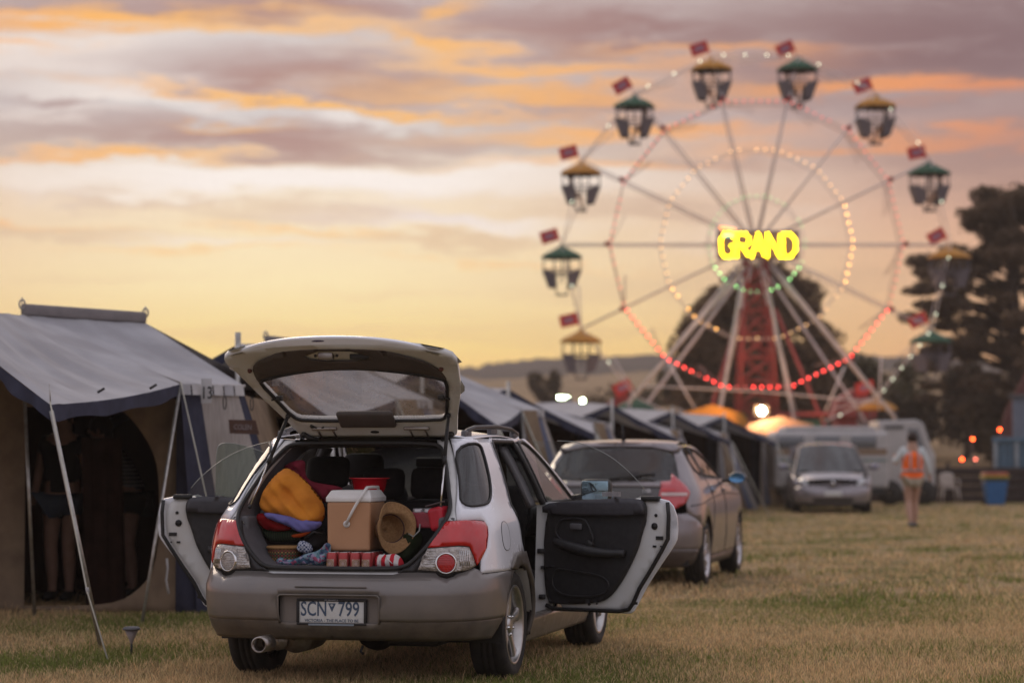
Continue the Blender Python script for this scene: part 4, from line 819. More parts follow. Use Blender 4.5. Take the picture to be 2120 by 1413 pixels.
def ajar_front_door():
    a = R(41); h = Vector((-.80, 2.02, 0)); d = Vector((-math.sin(a), -math.cos(a), 0)); nrm = Vector((math.cos(a), -math.sin(a), 0)); D = lambda v, z, t=0.: (lambda q: (q.x, q.y, z))(h+d*v+nrm*t)
    ol = smooth_poly([(0, .34), (0, .99, 1), (1.01, 1.005, 1), (1.03, .8), (1.0, .40), (.96, .335)], 1)
    FD = panel('front_door', ol, lambda v, z: D(v, z, -.05), PW, WAG, out=lambda c: -nrm, thick=.01, h=.06); panel('door_frame', [(p[0]*.985+.005, p[1]) for p in ol], lambda v, z: D(v, z, 0), PJ, FD, out=lambda c: nrm, thick=.045, h=.06)
    panel('door_trim', smooth_poly([(.03, .40), (.03, .985), (.93, 1.0), (.95, .8), (.9, .42)], 1), lambda v, z: D(v, z, .03), PLB, FD, out=lambda c: nrm, thick=.03, h=.06)
    gl = smooth_poly([(.18, 1.0, 1), (.52, 1.26), (.78, 1.345), (.93, 1.372), (1.02, 1.366), (1.03, 1.30), (1.01, 1.0, 1)], 2); f = lambda v, z: D(v, z, -.02+.16*(z-1.0))
    panel('front_window', gl, f, glassy('green_glass', (.56, .66, .60), -.01, .02, .10, (.45, .52, .46)), FD, out=lambda c: nrm, h=.08); MB().tube([Vector(f(*p)) for p in gl[2:-2]], .0025, 5).obj('glass_edge', MATS['glass_edge'], FD)
ajar_front_door()
# ============================================================ ferris wheel
WD = 82.; hub = at(1564, 507, WD); S = FPX/WD
FW = thing('ferris_wheel', 'ferris wheel with lit bulbs, flagged gondolas and a glowing yellow GRAND sign', 'ferris wheel', (hub.x, WD, 0))
HZ = hub.z; RR = [402/S, 303/S, 200/S, 101/S]
FS = mat('wheel_frame_paint', (.74, .66, .62), .6, 0., c2=(.64, .56, .52), nscale=3); FLEG = mat('pale_leg_paint', (.56, .50, .46), .5, c2=(.42, .36, .32), nscale=2)
FRED = mat('red_frame_paint', (.34, .06, .055), .7, c2=(.26, .05, .045), nscale=2); CGR = mat('green_canopy', (.03, .10, .055), .7); COR = mat('orange_canopy', (.52, .24, .035), .7); CUND = mat('canopy_lining', (.10, .10, .10), .8)
GPAINT = mat('gondola_grey', (.12, .105, .12), .6, c2=(.12, .11, .13)); FLR = mat('flag_red', (.62, .05, .035), .8); FLB = mat('flag_mauve', (.35, .18, .25), .8)
B_R = emis('bulb_red', (1, .045, .035), 19); B_Y = emis('bulb_amber', (1, .46, .10), 12); B_G = emis('bulb_green', (.35, 1, .30), 8); B_W = emis('bulb_pale', (.92, 1, .72), 5)
ang = [R(12.857+25.7143*k) for k in range(14)]
pt = lambda r, a, y=0.: Vector((r*math.sin(a), y, HZ+r*math.cos(a)))
for yy in (-.42, .42):
    for a in ang: MB().tube([pt(.15, a, yy), pt(RR[0]-.05, a, yy)], [.034, .024], 6).obj('spoke', FS, FW)
    for q, r in enumerate(RR):
        mb = MB(); mb.tube([pt(r, a, yy) for a in ang], (.018, .018, .016, .015)[q], 6, closed=True)
        if q < 2:
            for k in range(14): mb.tube([pt(r, ang[k], yy), pt(RR[q]-.42, (ang[k]+ang[(k+1) % 14]+(2*PI if k == 13 else 0))/2, yy)], .012, 4)
        mb.obj('rim_ring', FS if q != 1 else mat('rim_red', (.48, .32, .29), .6), FW)
rj = MB().ball((0, 0, 0), .10, 8).mesh('rim_joint', FRED)
for a in ang: link('rim_joint', rj, FW, pt(RR[1]+.10, a, -.42))
mb = MB(); mb.lathe([(.05, -.6), (.30, -.55), (.34, -.45), (.34, .45), (.30, .55), (.05, .6)], (0, 0, HZ), 'y', 20); mb.obj('hub', FRED, FW)
B_RD = emis('bulb_red_dim', (1, .10, .08), 2.6); B_YD = emis('bulb_amber_dim', (1, .55, .22), 4.2); B_GD = emis('bulb_green_dim', (.45, 1, .4), 1.8)
bm_ = {k: MB().ball((0, 0, 0), r, 8).mesh('bulb', m) for k, r, m in (('r', .024, B_R), ('y', .024, B_Y), ('g', .024, B_G), ('w', .022, B_W), ('rd', .024, B_RD), ('yd', .024, B_YD), ('gd', .024, B_GD))}
LIT = {'r': (4, 5, 6, 7, 8), 'y': (7, 8, 2, 3), 'g': (4, 5, 7, 8), 'w': range(14)}
random.seed(3)
def seg(q, per, key, y=-.50, only=None, skip=.0):
    for k in range(14):
        a, b = pt(RR[q], ang[k], y), pt(RR[q], ang[(k+1) % 14], y)
        n = per if not only or k in only else only.get('else', 0) if isinstance(only, dict) else 0
        if isinstance(only, dict) and k in only: n = only[k]
        for j in range(n):
            if random.random() > skip: link('bulb', bm_[key if k in LIT[key] and random.random() > .06 else {'w': 'w'}.get(key, key+'d')], FW, a.lerp(b, (j+.5)/n))
seg(1, 8, 'r', skip=.03); seg(2, 5, 'y', skip=.08); seg(3, 3, 'g', skip=.10)
seg(0, 3, 'w', only={4: 6, 13: 4, 0: 2, 1: 2, 2: 1, 3: 3, 5: 1, 6: 0, 7: 0, 8: 1, 9: 1, 10: 1, 11: 1, 12: 3})
# gondolas hang level below each rim joint
def gondola(k, a):
    p = pt(RR[0], a); G = bpy.data.objects.new('gondola', MB().tube([(-.5, -.45, 0), (.5, -.45, 0)], .01, 4).mesh('x', FS))
    cc = COR if k % 2 else CGR; rz = random.uniform(-.3, .3)
    mb = MB(); n = 8
    for j in range(8):  # cage bars
        aa = PI/4*j+PI/8+rz*.3; mb.tube([(.68*math.cos(aa), .56*math.sin(aa), -.40), (.67*math.cos(aa), .56*math.sin(aa), -.92), (.48*math.cos(aa), .42*math.sin(aa), -1.44)], .024 if j % 2 else .016, 5)
    for z_, q_ in ((-.88, .67), (-.42, .68), (-1.02, .64)): mb.tube([(q_*math.cos(t), q_*.84*math.sin(t), z_) for t in np.linspace(0, 2*PI, 16, endpoint=False)], .020, 5, closed=True)
    mb.tube([(0, 0, .02), (0, 0, -1.3)], .028, 6); me = mb.mesh('gondola', GPAINT)
    G.data = me; col.objects.link(G); G.parent = FW; G.location = p
    mb = MB(); mb.lathe([(.03, .02), (.14, -.08), (.38, -.20), (.62, -.31), (.745, -.42), (.73, -.47)], n=8, rot=Matrix.Rotation(rz+PI/8, 3, 'Z')); mb.obj('canopy', cc, G)
    mb = MB(); mb.lathe([(.05, -.12), (.70, -.45)], n=8, rot=Matrix.Rotation(rz+PI/8, 3, 'Z')); mb.obj('canopy_lining', CUND, G)
    mb = MB()
    for sx in (-1, 1):
        mb.add([(sx*.66, -.40, -.84), (sx*.66, .40, -.84), (sx*.46, .36, -1.44), (sx*.46, -.36, -1.44)], [(0, 1, 2, 3)], smooth=False); mb.box((sx*.40, 0, -1.20), (.30, .62, .05), bev=.015)
        for sy in (-1, 1): mb.add([(sx*.66, sy*.40, -.84), (sx*.20, sy*.52, -.98), (sx*.20, sy*.42, -1.46), (sx*.46, sy*.36, -1.44)], [(0, 1, 2, 3)], smooth=False)
    solid(mb.obj('seat_shell', GPAINT, G), .03)
    mb = MB(); mb.box((0, 0, -1.70), (.40, .34, .05), bev=.01)
    for sx in (-1, 1):
        for sy in (-1, 1): mb.tube([(sx*.17, sy*.16, -1.66), (sx*.24, sy*.2, -1.38)], .018, 5)
    mb.obj('footwell', GPAINT, G)
    f = random.uniform(8, 30); fr = Matrix.Rotation(R(f)*(1 if random.random() < .85 else 0), 3, 'Y')
    mb = MB(); mb.tube([(-.02, 0, 0), (-.10, 0, .26)], .012, 5); mb.box(Vector((-.42, 0, .30)), (.62, .02, .42), fr.inverted()); fl = mb.obj('flag', FLR, G)
    MB().box(Vector((-.42, -.012, .30)), (.34, .006, .20), fr.inverted()).obj('flag_emblem', FLB, fl)
    return G
GON = [gondola(k, a) for k, a in enumerate(ang)]
# tower, legs, struts
gx = lambda px: (px-1564)/S
zz = lambda py: CAMH+(942-py)/S
mb = MB()
for sx in (-1, 1):
    for sy in (-1, 1): mb.tube([(sx*.30, sy*.55, HZ), (sx*.80, sy*.9, .1)], .06, 6)
for k in range(9):
    z0 = .6+k*.8; w = lambda z: .80-.50*z/HZ
    for sy in (-.7, .7):
        mb.tube([(-w(z0), sy, z0), (w(z0+.8), sy, z0+.8)], .03, 4); mb.tube([(w(z0), sy, z0), (-w(z0+.8), sy, z0+.8)], .03, 4); mb.tube([(-w(z0), sy, z0), (w(z0), sy, z0)], .03, 4)
mb.obj('tower', FRED, FW)
for (x0, z0, x1, z1, y1, r, m_) in ((gx(1535), zz(575), gx(1476), zz(885), -1.4, .062, FLEG), (gx(1578), zz(560), gx(1632), zz(870), -1.4, .058, FLEG), (gx(1540), zz(555), gx(1300), zz(830), -.9, .06, FLEG), (gx(1592), zz(555), gx(1840), zz(862), -.9, .06, FLEG),
        (gx(1530), zz(640), gx(1455), zz(880), -1.2, .06, FRED), (gx(1600), zz(640), gx(1702), zz(898), -1.2, .06, FRED), (gx(1545), zz(560), gx(1330), zz(850), 1.2, .05, FS), (gx(1590), zz(560), gx(1800), zz(870), 1.2, .05, FS)):
    MB().tube([(x0, -.6 if y1 < 0 else .6, z0), (x1, y1, z1), (x1+(x1-x0)*.02, y1, max(.0, z1-.4))], r, 8).obj('leg', m_, FW)
mb = MB(); mb.box((gx(1650), -1.3, zz(858)), (1.75, .12, .14)); mb.box((gx(1490), -1.3, zz(862)), (1.1, .12, .14)); mb.box((0, 0, .55), (4.6, 3.0, .18)); mb.obj('base_frame', FRED, FW)
mb = MB(); mb.box((gx(1655), -.8, zz(893)), (1.3, .2, .75), bev=.02); mb.obj('green_panel', mat('green_panel', (.05, .14, .09), .6), FW)
mb = MB(); mb.tube([(gx(1330), -.9, zz(800)), (gx(1560), -1.3, zz(812))], .03, 6); mb.tube([(gx(1560), -1.3, zz(812)), (gx(1820), -.9, zz(835))], .03, 6); mb.tube([(gx(1375), -.9, zz(745)), (gx(1450), -1.2, zz(880))], .035, 6); mb.tube([(gx(1740), -.9, zz(760)), (gx(1690), -1.2, zz(870))], .035, 6); mb.tube([(gx(1815), -.9, zz(740)), (gx(1810), -.9, zz(850))], .03, 6)
mb.obj('brace', FS, FW)
# GRAND sign: letters drawn in bulbs
SG = MB().box((gx(1563), -.95, zz(511)), (2.76, .10, .98), bev=.03).obj('sign_board', mat('sign_back', (.20, .13, .14), .6), FW)
B_S = emis('bulb_yellow', (1, .72, .005), 34); LT = {'G': [(1, .82), (.8, 1), (.25, 1), (0, .75), (0, .25), (.25, 0), (.8, 0), (1, .2), (1, .48), (.6, .48)],
  'R': [(0, 0), (0, 1), (.75, 1), (1, .8), (.95, .58), (.7, .48), (0, .48), None, (.45, .48), (1, 0)], 'A': [(0, 0), (.5, 1), (1, 0), None, (.2, .36), (.8, .36)], 'N': [(0, 0), (0, 1), (1, 0), (1, 1)], 'D': [(0, 0), (0, 1), (.6, 1), (1, .7), (1, .3), (.6, 0), (0, 0)]}
x0 = gx(1487)
for ch in 'GRAND':
    mb = MB(); prev = None; w = .43; hgt = .78
    for p in LT[ch]:
        if p is None: prev = None; continue
        if prev:
            L_ = math.hypot((p[0]-prev[0])*w, (p[1]-prev[1])*hgt); n = max(1, int(L_/.068))
            for j in range(n): t = j/n; mb.ball((x0+(prev[0]+(p[0]-prev[0])*t)*w, -1.03, zz(536)+(prev[1]+(p[1]-prev[1])*t)*hgt), .022, 6)
        prev = p
    mb.obj('letter', B_S, SG)['kind'] = 'stuff'; x0 += .52
mb = MB()
for j in range(7): mb.ball((gx(1487)+j*.075, -1.03, zz(484)+.13-j*.012), .022, 6)
mb.obj('small_bulb_row', emis('bulb_orange', (1, .25, .03), 16), SG)['kind'] = 'stuff'
MB().box((gx(1502), -1.02, zz(492)), (.34, .02, .06)).obj('small_lettering', emis('pale_neon', (.4, 1, .75), 1.4), SG)
# floodlight by the tower and its glow
FLO = thing('floodlight', 'blazing warm floodlight at the foot of the red ferris wheel tower', 'floodlight', tuple(at(1577, 850, 78)))
mb = MB(); mb.box((0, .12, 0), (.5, .16, .36), bev=.03); mb.tube([(0, .12, -.2), (0, .12, -2.7)], .03, 8); mb.obj('housing', PLB, FLO)
MB().ball((0, 0, 0), .11, 12).obj('bulb', emis('flood_bulb', (1, .80, .50), 260), FLO)
pl_ = bpy.data.lights.new('flood', 'POINT'); pl_.energy = 320; pl_.color = (1, .50, .20); pl_.shadow_soft_size = .12; po = link('flood', pl_, FLO, (0, -.35, .1))
for lab, px, py, w in (('wide pale green-white lamp above the tent roofs left of the wheel', 1166, 822, .34), ('small pale green-white lamp right of the wide one above the tents', 1206, 829, .14)):
    T = thing('work_lamp', lab, 'lamp', tuple(at(px, py, 76)), 0, 'pale lamps above the tents')
    mb = MB(); mb.box((0, .10, 0), (w+.1, .12, .2), bev=.02); mb.tube([(0, .1, -.1), (0, .1, -3.0)], .03, 8); mb.obj('housing', PLB, T)
    mb = MB()
    if w > .2: mb.box((0, 0, 0), (w, .04, .07), bev=.015)
    else: mb.ball((0, 0, 0), .07, 10)
    mb.obj('bulb', emis('lamp_green_white', (.80, 1, .62), 42), T)
# stalls and machinery round the foot of the wheel
def booth(label, px, py0, py1, d, w, m_, roofm):
    t = at(px, py0, d); T = thing('fair_booth', label, 'booth', (t.x, d, 0), 0, 'booths and machinery at the foot of the wheel'); h = t.z
    mb = MB(); mb.box((0, 0, h*.36), (w, 1.4, h*.72)); mb.obj('cabin', m_, T)
    mb = MB(); mb.prism([(-w*.6, h*.72), (w*.6, h*.72), (w*.46, h*.9), (0, h), (-w*.46, h*.9)], 'y', -.9, .9); mb.obj('roof', roofm, T)
    MB().box((0, -.72, h*.45), (w*.6, .06, h*.3)).obj('hatch', CUND, T)
booth('orange roofed booth left of the floodlight under the wheel', 1470, 838, 900, 80, 2.2, mat('booth_orange', (.45, .18, .05), .6), COR)
booth('red roofed booth below the left strut of the wheel', 1290, 815, 900, 84, 1.4, FRED, FRED)
booth('cream booth between the left strut and the red booth', 1395, 842, 900, 84, 1.6, mat('booth_cream', (.42, .36, .28), .6), mat('booth_cream_roof', (.46, .38, .26), .7))
booth('red booth at the right strut of the wheel', 1765, 805, 900, 87, 1.3, FRED, FRED)
booth('pale orange topped booth right of the tower behind the silver car', 1610, 862, 900, 79, 2.2, FRED, mat('booth_pale', (.30, .20, .16), .7))
# ============================================================ camper tents in a row
CG = cloth('canvas_grey', (.41, .41, .43), c2=(.32, .315, .33), trans=.10, bump=.5, nscale=2.2, bscale=14)
CN = cloth('canvas_navy', (.055, .058, .09), c2=(.042, .044, .068), trans=.05, nscale=6, bscale=40)
CB = cloth('canvas_beige', (.25, .185, .125), c2=(.18, .13, .09), trans=.08, nscale=5, bscale=30)
CP = cloth('canvas_pale_ribbed', (.40, .365, .34), c2=(.30, .275, .26), trans=.08, nscale=14, bscale=30, stretch=(4, 4, .35))
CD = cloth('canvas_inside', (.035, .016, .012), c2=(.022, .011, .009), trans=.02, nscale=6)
CBL = cloth('canvas_blue_stripe', (.13, .15, .23), trans=.06); CWH = cloth('canvas_white', (.55, .54, .54), c2=(.45, .44, .44), trans=.15, nscale=9)
POLE = mat('tent_pole', (.42, .41, .39), .35, .8, c2=(.30, .28, .25), nscale=20); ROPE = mat('guy_rope', (.45, .43, .36), .9); SEAM = cloth('seam_tape', (.22, .20, .18), trans=.03)
def lerp3(a, b, t): return a+(b-a)*t
def sheet(A, B, C_, D_, sag=0., fold=0., nf=7, seed=0, n=18, edge=0.):
    """four-cornered cloth, sagging in the middle, with soft folds: A-B top edge, D-C bottom edge"""
    A, B, C_, D_ = map(Vector, (A, B, C_, D_)); nn = (B-A).cross(D_-A).normalized()
    def f(u, v):
        p = lerp3(lerp3(A, B, u), lerp3(D_, C_, u), v); s = math.sin(PI*u)*math.sin(PI*min(1, v))
        w = fold*(math.sin(nf*PI*u+seed+2*v)+.5*math.sin(nf*2.3*u*PI+seed*2))*(.3+.7*math.sin(PI*v))
        return p+Vector((0, 0, -1))*(sag*s+edge*math.sin(PI*u)*v)+nn*w
    return MB().grid(f, n, n)
def camper_tent(label, bx_, by_, k=1., rz=0., detail=0, qx=-.95, wallm=None, name='camper_tent', wallcols='stripe'):
    """origin: foot of the awning's back right corner; right = x, away = y"""
    T = thing(name, label, 'tent', (bx_, by_, 0), rz, 'camper tents pitched in a row'); V = lambda x, y, z: Vector((x*k, y*k, z*(k if k <= 1 else .97)))
    C_, B_, P_, D_ = V(-.45, -3.1, 1.63), V(0, 0, 1.86), V(-1.40, .6, 2.45), V(-1.30, -2.8, 2.30); Cl, Bl = V(-2.5, -2.8, 1.6), V(-2.8, .2, 1.84); Q_, Rr = V(qx, 1.8, 2.45), V(.42 if qx > -.6 else .34, .85, 1.87); Ql, Rl = V(-2.2, 2.4, 2.45), V(-3.2, 1.4, 1.85)
    B0, R0 = V(.08, .5, 0), V(.95, 1.15, 0)
    sheet(D_, P_, B_, C_, .12, .016, 9, 1, 40, .04).obj('awning_roof', CG, T); sheet(D_, P_, Bl, Cl, .10, .010, 5, 2, 16).obj('awning_roof', CG, T)
    sheet(P_, Q_, Rr, B_, .09, .010, 5, 3, 24).obj('tent_roof', CG, T); sheet(P_, Q_+V(-.9, .3, 0), V(-2.2, 2.2, 1.85), Bl, .05, .006, 3, 4, 10).obj('tent_roof', CG, T)
    sheet(Q_, Q_+V(-.9, .3, 0), V(-1.9, 3.6, 1.85), V(.5, 2.9, 1.85), .05).obj('tent_roof', CG, T)
    MB().tube([lerp3(P_, B_, t)+Vector((0, 0, .004-.10*math.sin(PI*t)*.25)) for t in np.linspace(0, 1, 12)], .014, 5).obj('roof_seam', SEAM, T)
    vh = .105
    def val(a, b, seed):
        a, b = Vector(a), Vector(b); n = 22; return MB().grid(lambda u, v: lerp3(a, b, u)+Vector((.012*math.sin(u*23+seed)*v, .018*math.sin(u*31+seed)*v, -.03*math.sin(PI*u)*1-(vh+.012*math.sin(u*17+seed))*v)), n, 3)
    val(C_, B_, 1).obj('valance', CN, T); val(D_, C_, 2).obj('valance', CN, T); val(D_, Cl, 3).obj('valance', CN, T)
    # back wall of the awning with its door, dark room beyond
    WX0, WX1 = -2.9*k, .08*k; yw = .5*k
    zt = 1.80*.97; door = [(-1.34, .06), (-.62, .06), (-.36, .22), (-.24, .46), (-.235, 1.15), (-.30, 1.40), (-.48, 1.66), (-.60, 1.74), (-1.34, 1.74)]
    dr = [(a*k, b*zt/1.8) for a, b in smooth_poly([(a, b, 1 if i in (0, 8) else 0) for i, (a, b) in enumerate(door)], 2)]
    wall = [(WX0, 0), (WX1-.18*k, 0), (WX1-.18*k, zt), (-1.2*k, zt+.42), (WX0, zt)]
    win = [(-2.6*k, .42), (-1.60*k, .42), (-1.60*k, 1.62*zt/1.8), (-2.6*k, 1.62*zt/1.8)]
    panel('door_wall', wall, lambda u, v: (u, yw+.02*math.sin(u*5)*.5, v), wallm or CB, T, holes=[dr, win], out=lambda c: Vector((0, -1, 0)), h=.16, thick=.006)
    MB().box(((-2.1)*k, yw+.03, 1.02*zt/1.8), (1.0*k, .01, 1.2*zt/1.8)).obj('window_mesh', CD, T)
    panel('navy_wall', [(WX1-.18*k, 0), (WX1, 0), (WX1, zt), (WX1-.18*k, zt)], lambda u, v: (u, yw-.004, v), CN, T, out=lambda c: Vector((0, -1, 0)), h=.2, thick=.006)
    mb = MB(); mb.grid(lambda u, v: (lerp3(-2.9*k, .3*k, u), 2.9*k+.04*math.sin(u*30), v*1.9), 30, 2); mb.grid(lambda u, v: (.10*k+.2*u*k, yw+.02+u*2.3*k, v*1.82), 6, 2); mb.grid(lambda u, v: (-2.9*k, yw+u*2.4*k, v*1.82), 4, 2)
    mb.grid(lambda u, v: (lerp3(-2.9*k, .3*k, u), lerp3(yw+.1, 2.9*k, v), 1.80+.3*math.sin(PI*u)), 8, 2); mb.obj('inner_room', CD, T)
    # end wall: navy edges and a pale panel, short skirt of flaps under the eave
    Bw, Rw = B_+V(0, .02, -.08), Rr+V(0, -.02, -.08)
    sp_ = ((0, .30, CN), (.30, .90, CP if wallcols != 'stripe' else CB), (.90, 1.0, CN)) if wallcols != 'stripe' else ((0, .12, CP), (.12, .26, CBL), (.26, .72, CB), (.72, .88, CBL), (.88, 1., CP))
    for a, b, m_ in sp_: sheet(lerp3(Bw, Rw, a), lerp3(Bw, Rw, b), lerp3(B0, R0, b), lerp3(B0, R0, a), 0, .006, 3, a*9, 12).obj('end_wall', m_, T)
    sheet(Rw, V(.45, 2.9, 1.78), V(.9, 3.0, 0), R0, 0, .01, 3, 5, 8).obj('side_wall', CB, T)
    for j in range(6):
        a, b = (j+.06)/6, (j+.94)/6; sheet(lerp3(B_, Rr, a)+V(0, -.03, 0), lerp3(B_, Rr, b)+V(0, -.03, 0), lerp3(B_, Rr, b)+V(.01, -.05, -.085), lerp3(B_, Rr, a)+V(.01, -.05, -.085), 0, 0, n=2).obj('eave_flap', CWH if j % 2 else CG, T)
    MB().tube([B_, Rr], .012, 6).obj('eave_bar', CWH, T)
    mb = MB(); mb.box(lerp3(P_, Q_, .5)+Vector((0, 0, .045)), ((Q_-P_).length, .05, .10), Matrix.Rotation(math.atan2((Q_-P_).y, (Q_-P_).x), 3, 'Z'), .02); rb = mb.obj('ridge_bag', mat('ridge_canvas', (.22, .20, .20), .9, bump=.3), T)
    for q in (P_, Q_): mb = MB(); mb.tube([q+Vector((0, 0, .09))+Vector((.024*math.cos(t), 0, .040*math.sin(t))) for t in np.linspace(0, 2*PI, 12, endpoint=False)], .008, 5, closed=True); mb.tube([q, q+Vector((0, 0, .15))], .005, 5); mb.obj('ridge_hook', POLE, rb)
    return T, dict(C=C_, B=B_, P=P_, D=D_, Q=Q_, R=Rr)
def pole(name, pts, r, m_, T): return MB().tube(pts, r, 8).obj(name, m_, T)
T1, q1 = camper_tent('nearest grey and navy camper tent with open awning and dark doorway beside the wagon', -2.66, 19.4, wallcols='near', qx=-.56)
L1 = lambda px, py, d: at(px, py, d)-Vector((-2.66, 19.4, 0))
pole('pole', [L1(106, 850, 16.3), L1(212, 1345, 16.2)-Vector((0, 0, .03))], .0155, POLE, T1); pole('pole', [L1(51, 825, 19.2), L1(72, 1278, 19.4)-Vector((0, 0, .02))], .014, POLE, T1)
pole('pole', [q1['B'], L1(292, 1292, 18.5)-Vector((0, 0, .03))], .014, POLE, T1)
pole('guy_rope', [q1['C']+Vector((0, -.02, .02)), L1(180, 1222, 15.7), L1(223, 1364, 15.3)], .0055, ROPE, T1); pole('guy_rope', [q1['B']+Vector((0, 0, .02)), L1(432, 1050, 18.9), L1(470, 1200, 18.6)], .006, ROPE, T1)
pole('pole_spike', [q1['C'], q1['C']+Vector((-.01, 0, .14))], .004, POLE, T1)
mb = MB(); mb.tube([L1(180, 1215, 15.7), L1(182, 1228, 15.7)], .012, 6); mb.obj('rope_slider', CWH, T1)
mb = MB(); mb.tube([L1(345, 1155, 19.7), L1(347, 1175, 19.7), L1(344, 1200, 19.7), L1(349, 1228, 19.7)], .010, 6); mb.obj('tie_cord', CWH, T1)
mb = MB()
for x, y in ((202, 812), (310, 804)): p = L1(x, y, 17.6); mb.tube([p, p+Vector((.05, 0, .03))], .01, 5)
mb.obj('roof_toggle', BLK, T1)
# pitch number card and a wooden name board on the end wall
nb = T1
cw = q1['B']+Vector((.19, .14, -.05))
MB().box(cw, (.085, .004, .20), bev=.001).obj('number_card', CWH, T1)
text_mesh('card_number', '13', .14, BLK, T1, frame((cw.x+.004, cw.y-.004, cw.z-.02), (1, 0, 0), (0, 0, 1)), sx=.7)
for px, py in ((466, 833), (522, 836)):
    c = L1(px, py, 19.72); MB().tube([c+Vector((.018*math.cos(t)*.7, -.03, .055*math.sin(t))) for t in np.linspace(0, 2*PI, 14, endpoint=False)], .004, 4, closed=True).obj('curtain_loop', BLK, T1)
wl = at(505, 884, 19.72); NB = thing('name_board', 'small dark wooden board with worn lettering hung on the pale tent wall', 'sign', tuple(wl), R(16))
MB().prism([(-.115, -.05), (.125, -.058), (.095, .058), (-.125, .062)], 'y', -.012, .012).obj('board', mat('old_wood', (.10, .045, .03), .8, c2=(.05, .03, .022), nscale=30, bump=.4, stretch=(1, 1, 6)), NB)
text_mesh('board_lettering', 'COLEN', .058, mat('worn_lettering', (.22, .19, .19), .8), NB, frame((-.012, -.0135, .0), (1, 0, -.03), (0, 0, 1)), sx=.78)
TT = [('second tent, its grey roof seen through the raised tailgate glass', -1.18, 24.7, 1.0), ('third tent, white flaps and blue striped end wall just right of the tailgate', .12, 30.6, 1.0),
      ('fourth tent, dark open gable peaking behind the roof of the grey hatchback', 1.27, 38.2, 1.4), ('fifth tent along the row, dark gable above the grey hatchback roof', 3.17, 48.8, 1.4),
      ('sixth tent along the row, grey eave beside the floodlight glow', 4.75, 55.7, 1.4), ('farthest tent of the row, next to the silver people carrier', 6.40, 62.0, 1.4)]
for lab, x, y, k in TT:
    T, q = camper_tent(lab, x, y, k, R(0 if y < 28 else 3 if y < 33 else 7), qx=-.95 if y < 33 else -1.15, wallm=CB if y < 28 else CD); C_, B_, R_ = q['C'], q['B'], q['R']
    pole('pole', [C_, C_+Vector((.15, -.2, -C_.z))], .02, POLE, T); pole('pole', [B_, B_+Vector((.12, -.5, -B_.z))], .02, POLE, T); pole('pole', [q['D']+Vector((0, -.05, .1)), q['D']+Vector((.0, -.05, -q['D'].z))], .028, POLE, T)
    pole('guy_rope', [B_, B_+Vector((.75, -.6, -B_.z))], .012, ROPE, T); pole('guy_rope', [C_, C_+Vector((.7, -.5, -C_.z))], .012, ROPE, T)
    sheet(B_+Vector((.0, 0, 0)), B_+Vector((.2, .1, 0)), B_+Vector((.55, -.2, -B_.z)), B_+Vector((.35, -.3, -B_.z)), 0, .01, n=6).obj('tied_back_wall', CB, T)
sheet(L1(168, 905, 20.4), L1(252, 905, 20.5), L1(262, 1262, 20.5), L1(178, 1262, 20.4), 0, .02, 5, 2, 16).obj('door_curtain', cloth('curtain_brown', (.05, .022, .016), c2=(.03, .014, .01)), T1)
SL = thing('garden_light', 'small solar stake light in the grass in front of the nearest tent', 'garden light', tuple(at(272, 1352, 15.6).xy)+(0,))
MB().tube([(0, 0, -.01), (.0, 0, .10)], .0075, 8).obj('stake', BLK, SL)
MB().lathe([(.008, .085), (.012, .10), (.046, .175), (.042, .175), (.010, .10)], n=20).obj('lamp_shade', mat('frosted_plastic', (.32, .27, .25), .4, c2=(.24, .2, .19), alpha=.9), SL)
MB().lathe([(.0005, .196), (.045, .192), (.058, .180), (.056, .172), (.0005, .172)], n=20).obj('solar_cap', TRIMG, SL)
# ============================================================ grey hatchback parked ahead of the wagon
HSH = Shell(a=([.18,.3,.55,.75,.9,1.0,1.15,1.3,1.38,1.42],[.80,.85,.875,.872,.85,.80,.72,.64,.58,.50]), br=([.2,.35,.55,.62,.72,.8,.95,1.05,1.2,1.35,1.42],[.62,.76,.79,.77,.76,.72,.66,.57,.38,.18,.10]),
            bf=([.2,.5,.8,1.0],[.66,.78,.70,.5]), y0=0, y1=2.66, n=4.0)
HP = mat('hatchback_paint', (.24, .215, .222), .3, .5, c2=(.215, .19, .196), nscale=3, coat=.7)
dusty(HP, amt=.2)
HC = thing('hatchback_car', 'mauve-grey hatchback with red tail lamps and a roof aerial, parked just ahead of the wagon', 'car', (1.097, 24.25, 0), -R(12.2))
HM_ = HSH.M; HU = -HSH.Lr; HF = 2.66+HSH.Lf
outh = lambda c: Vector((c.x, c.y-min(max(c.y, -.1), 2.7), 0))
def hp_(name, ol, mats, parent=None, **k): k.setdefault('out', outh); k.setdefault('h', .06); return panel(name, ol, HM_, mats, parent or HC, **k)
hp_('rear_bumper', [(HU, .40), (HU, .66), (-.95, .66), (-.80, .72), (-.66, .73), (-.36, .60), (-.37, .42), (-.44, .38)], HP, mirror=True, thick=.01)
hp_('lower_bumper', [(HU, .20), (HU, .40), (-.44, .38), (-.50, .24), (-.62, .20)], mat('hatch_lower', (.12, .10, .095), .4, .3), mirror=True, thick=.01)
hp_('tailgate', [(HU, .665), (HU, 1.04), (-.70, 1.05), (-.865, 1.02), (-.935, .88), (-.92, .78), (-.95, .665)], mat('hatch_tailgate', (.075, .066, .066), .3, .4, coat=.6), mirror=True, thick=.01)
hp_('tailgate_lip', [(HU, .985), (HU, 1.03), (-.88, 1.02), (-.90, .98)], HP, mirror=True, off=.012, thick=.015)
hp_('rear_window', [(HU, 1.055), (HU, 1.375), (-.75, 1.365), (-.45, 1.31), (-.50, 1.22), (-.64, 1.06), (-.70, 1.052)], GLT, mirror=True)
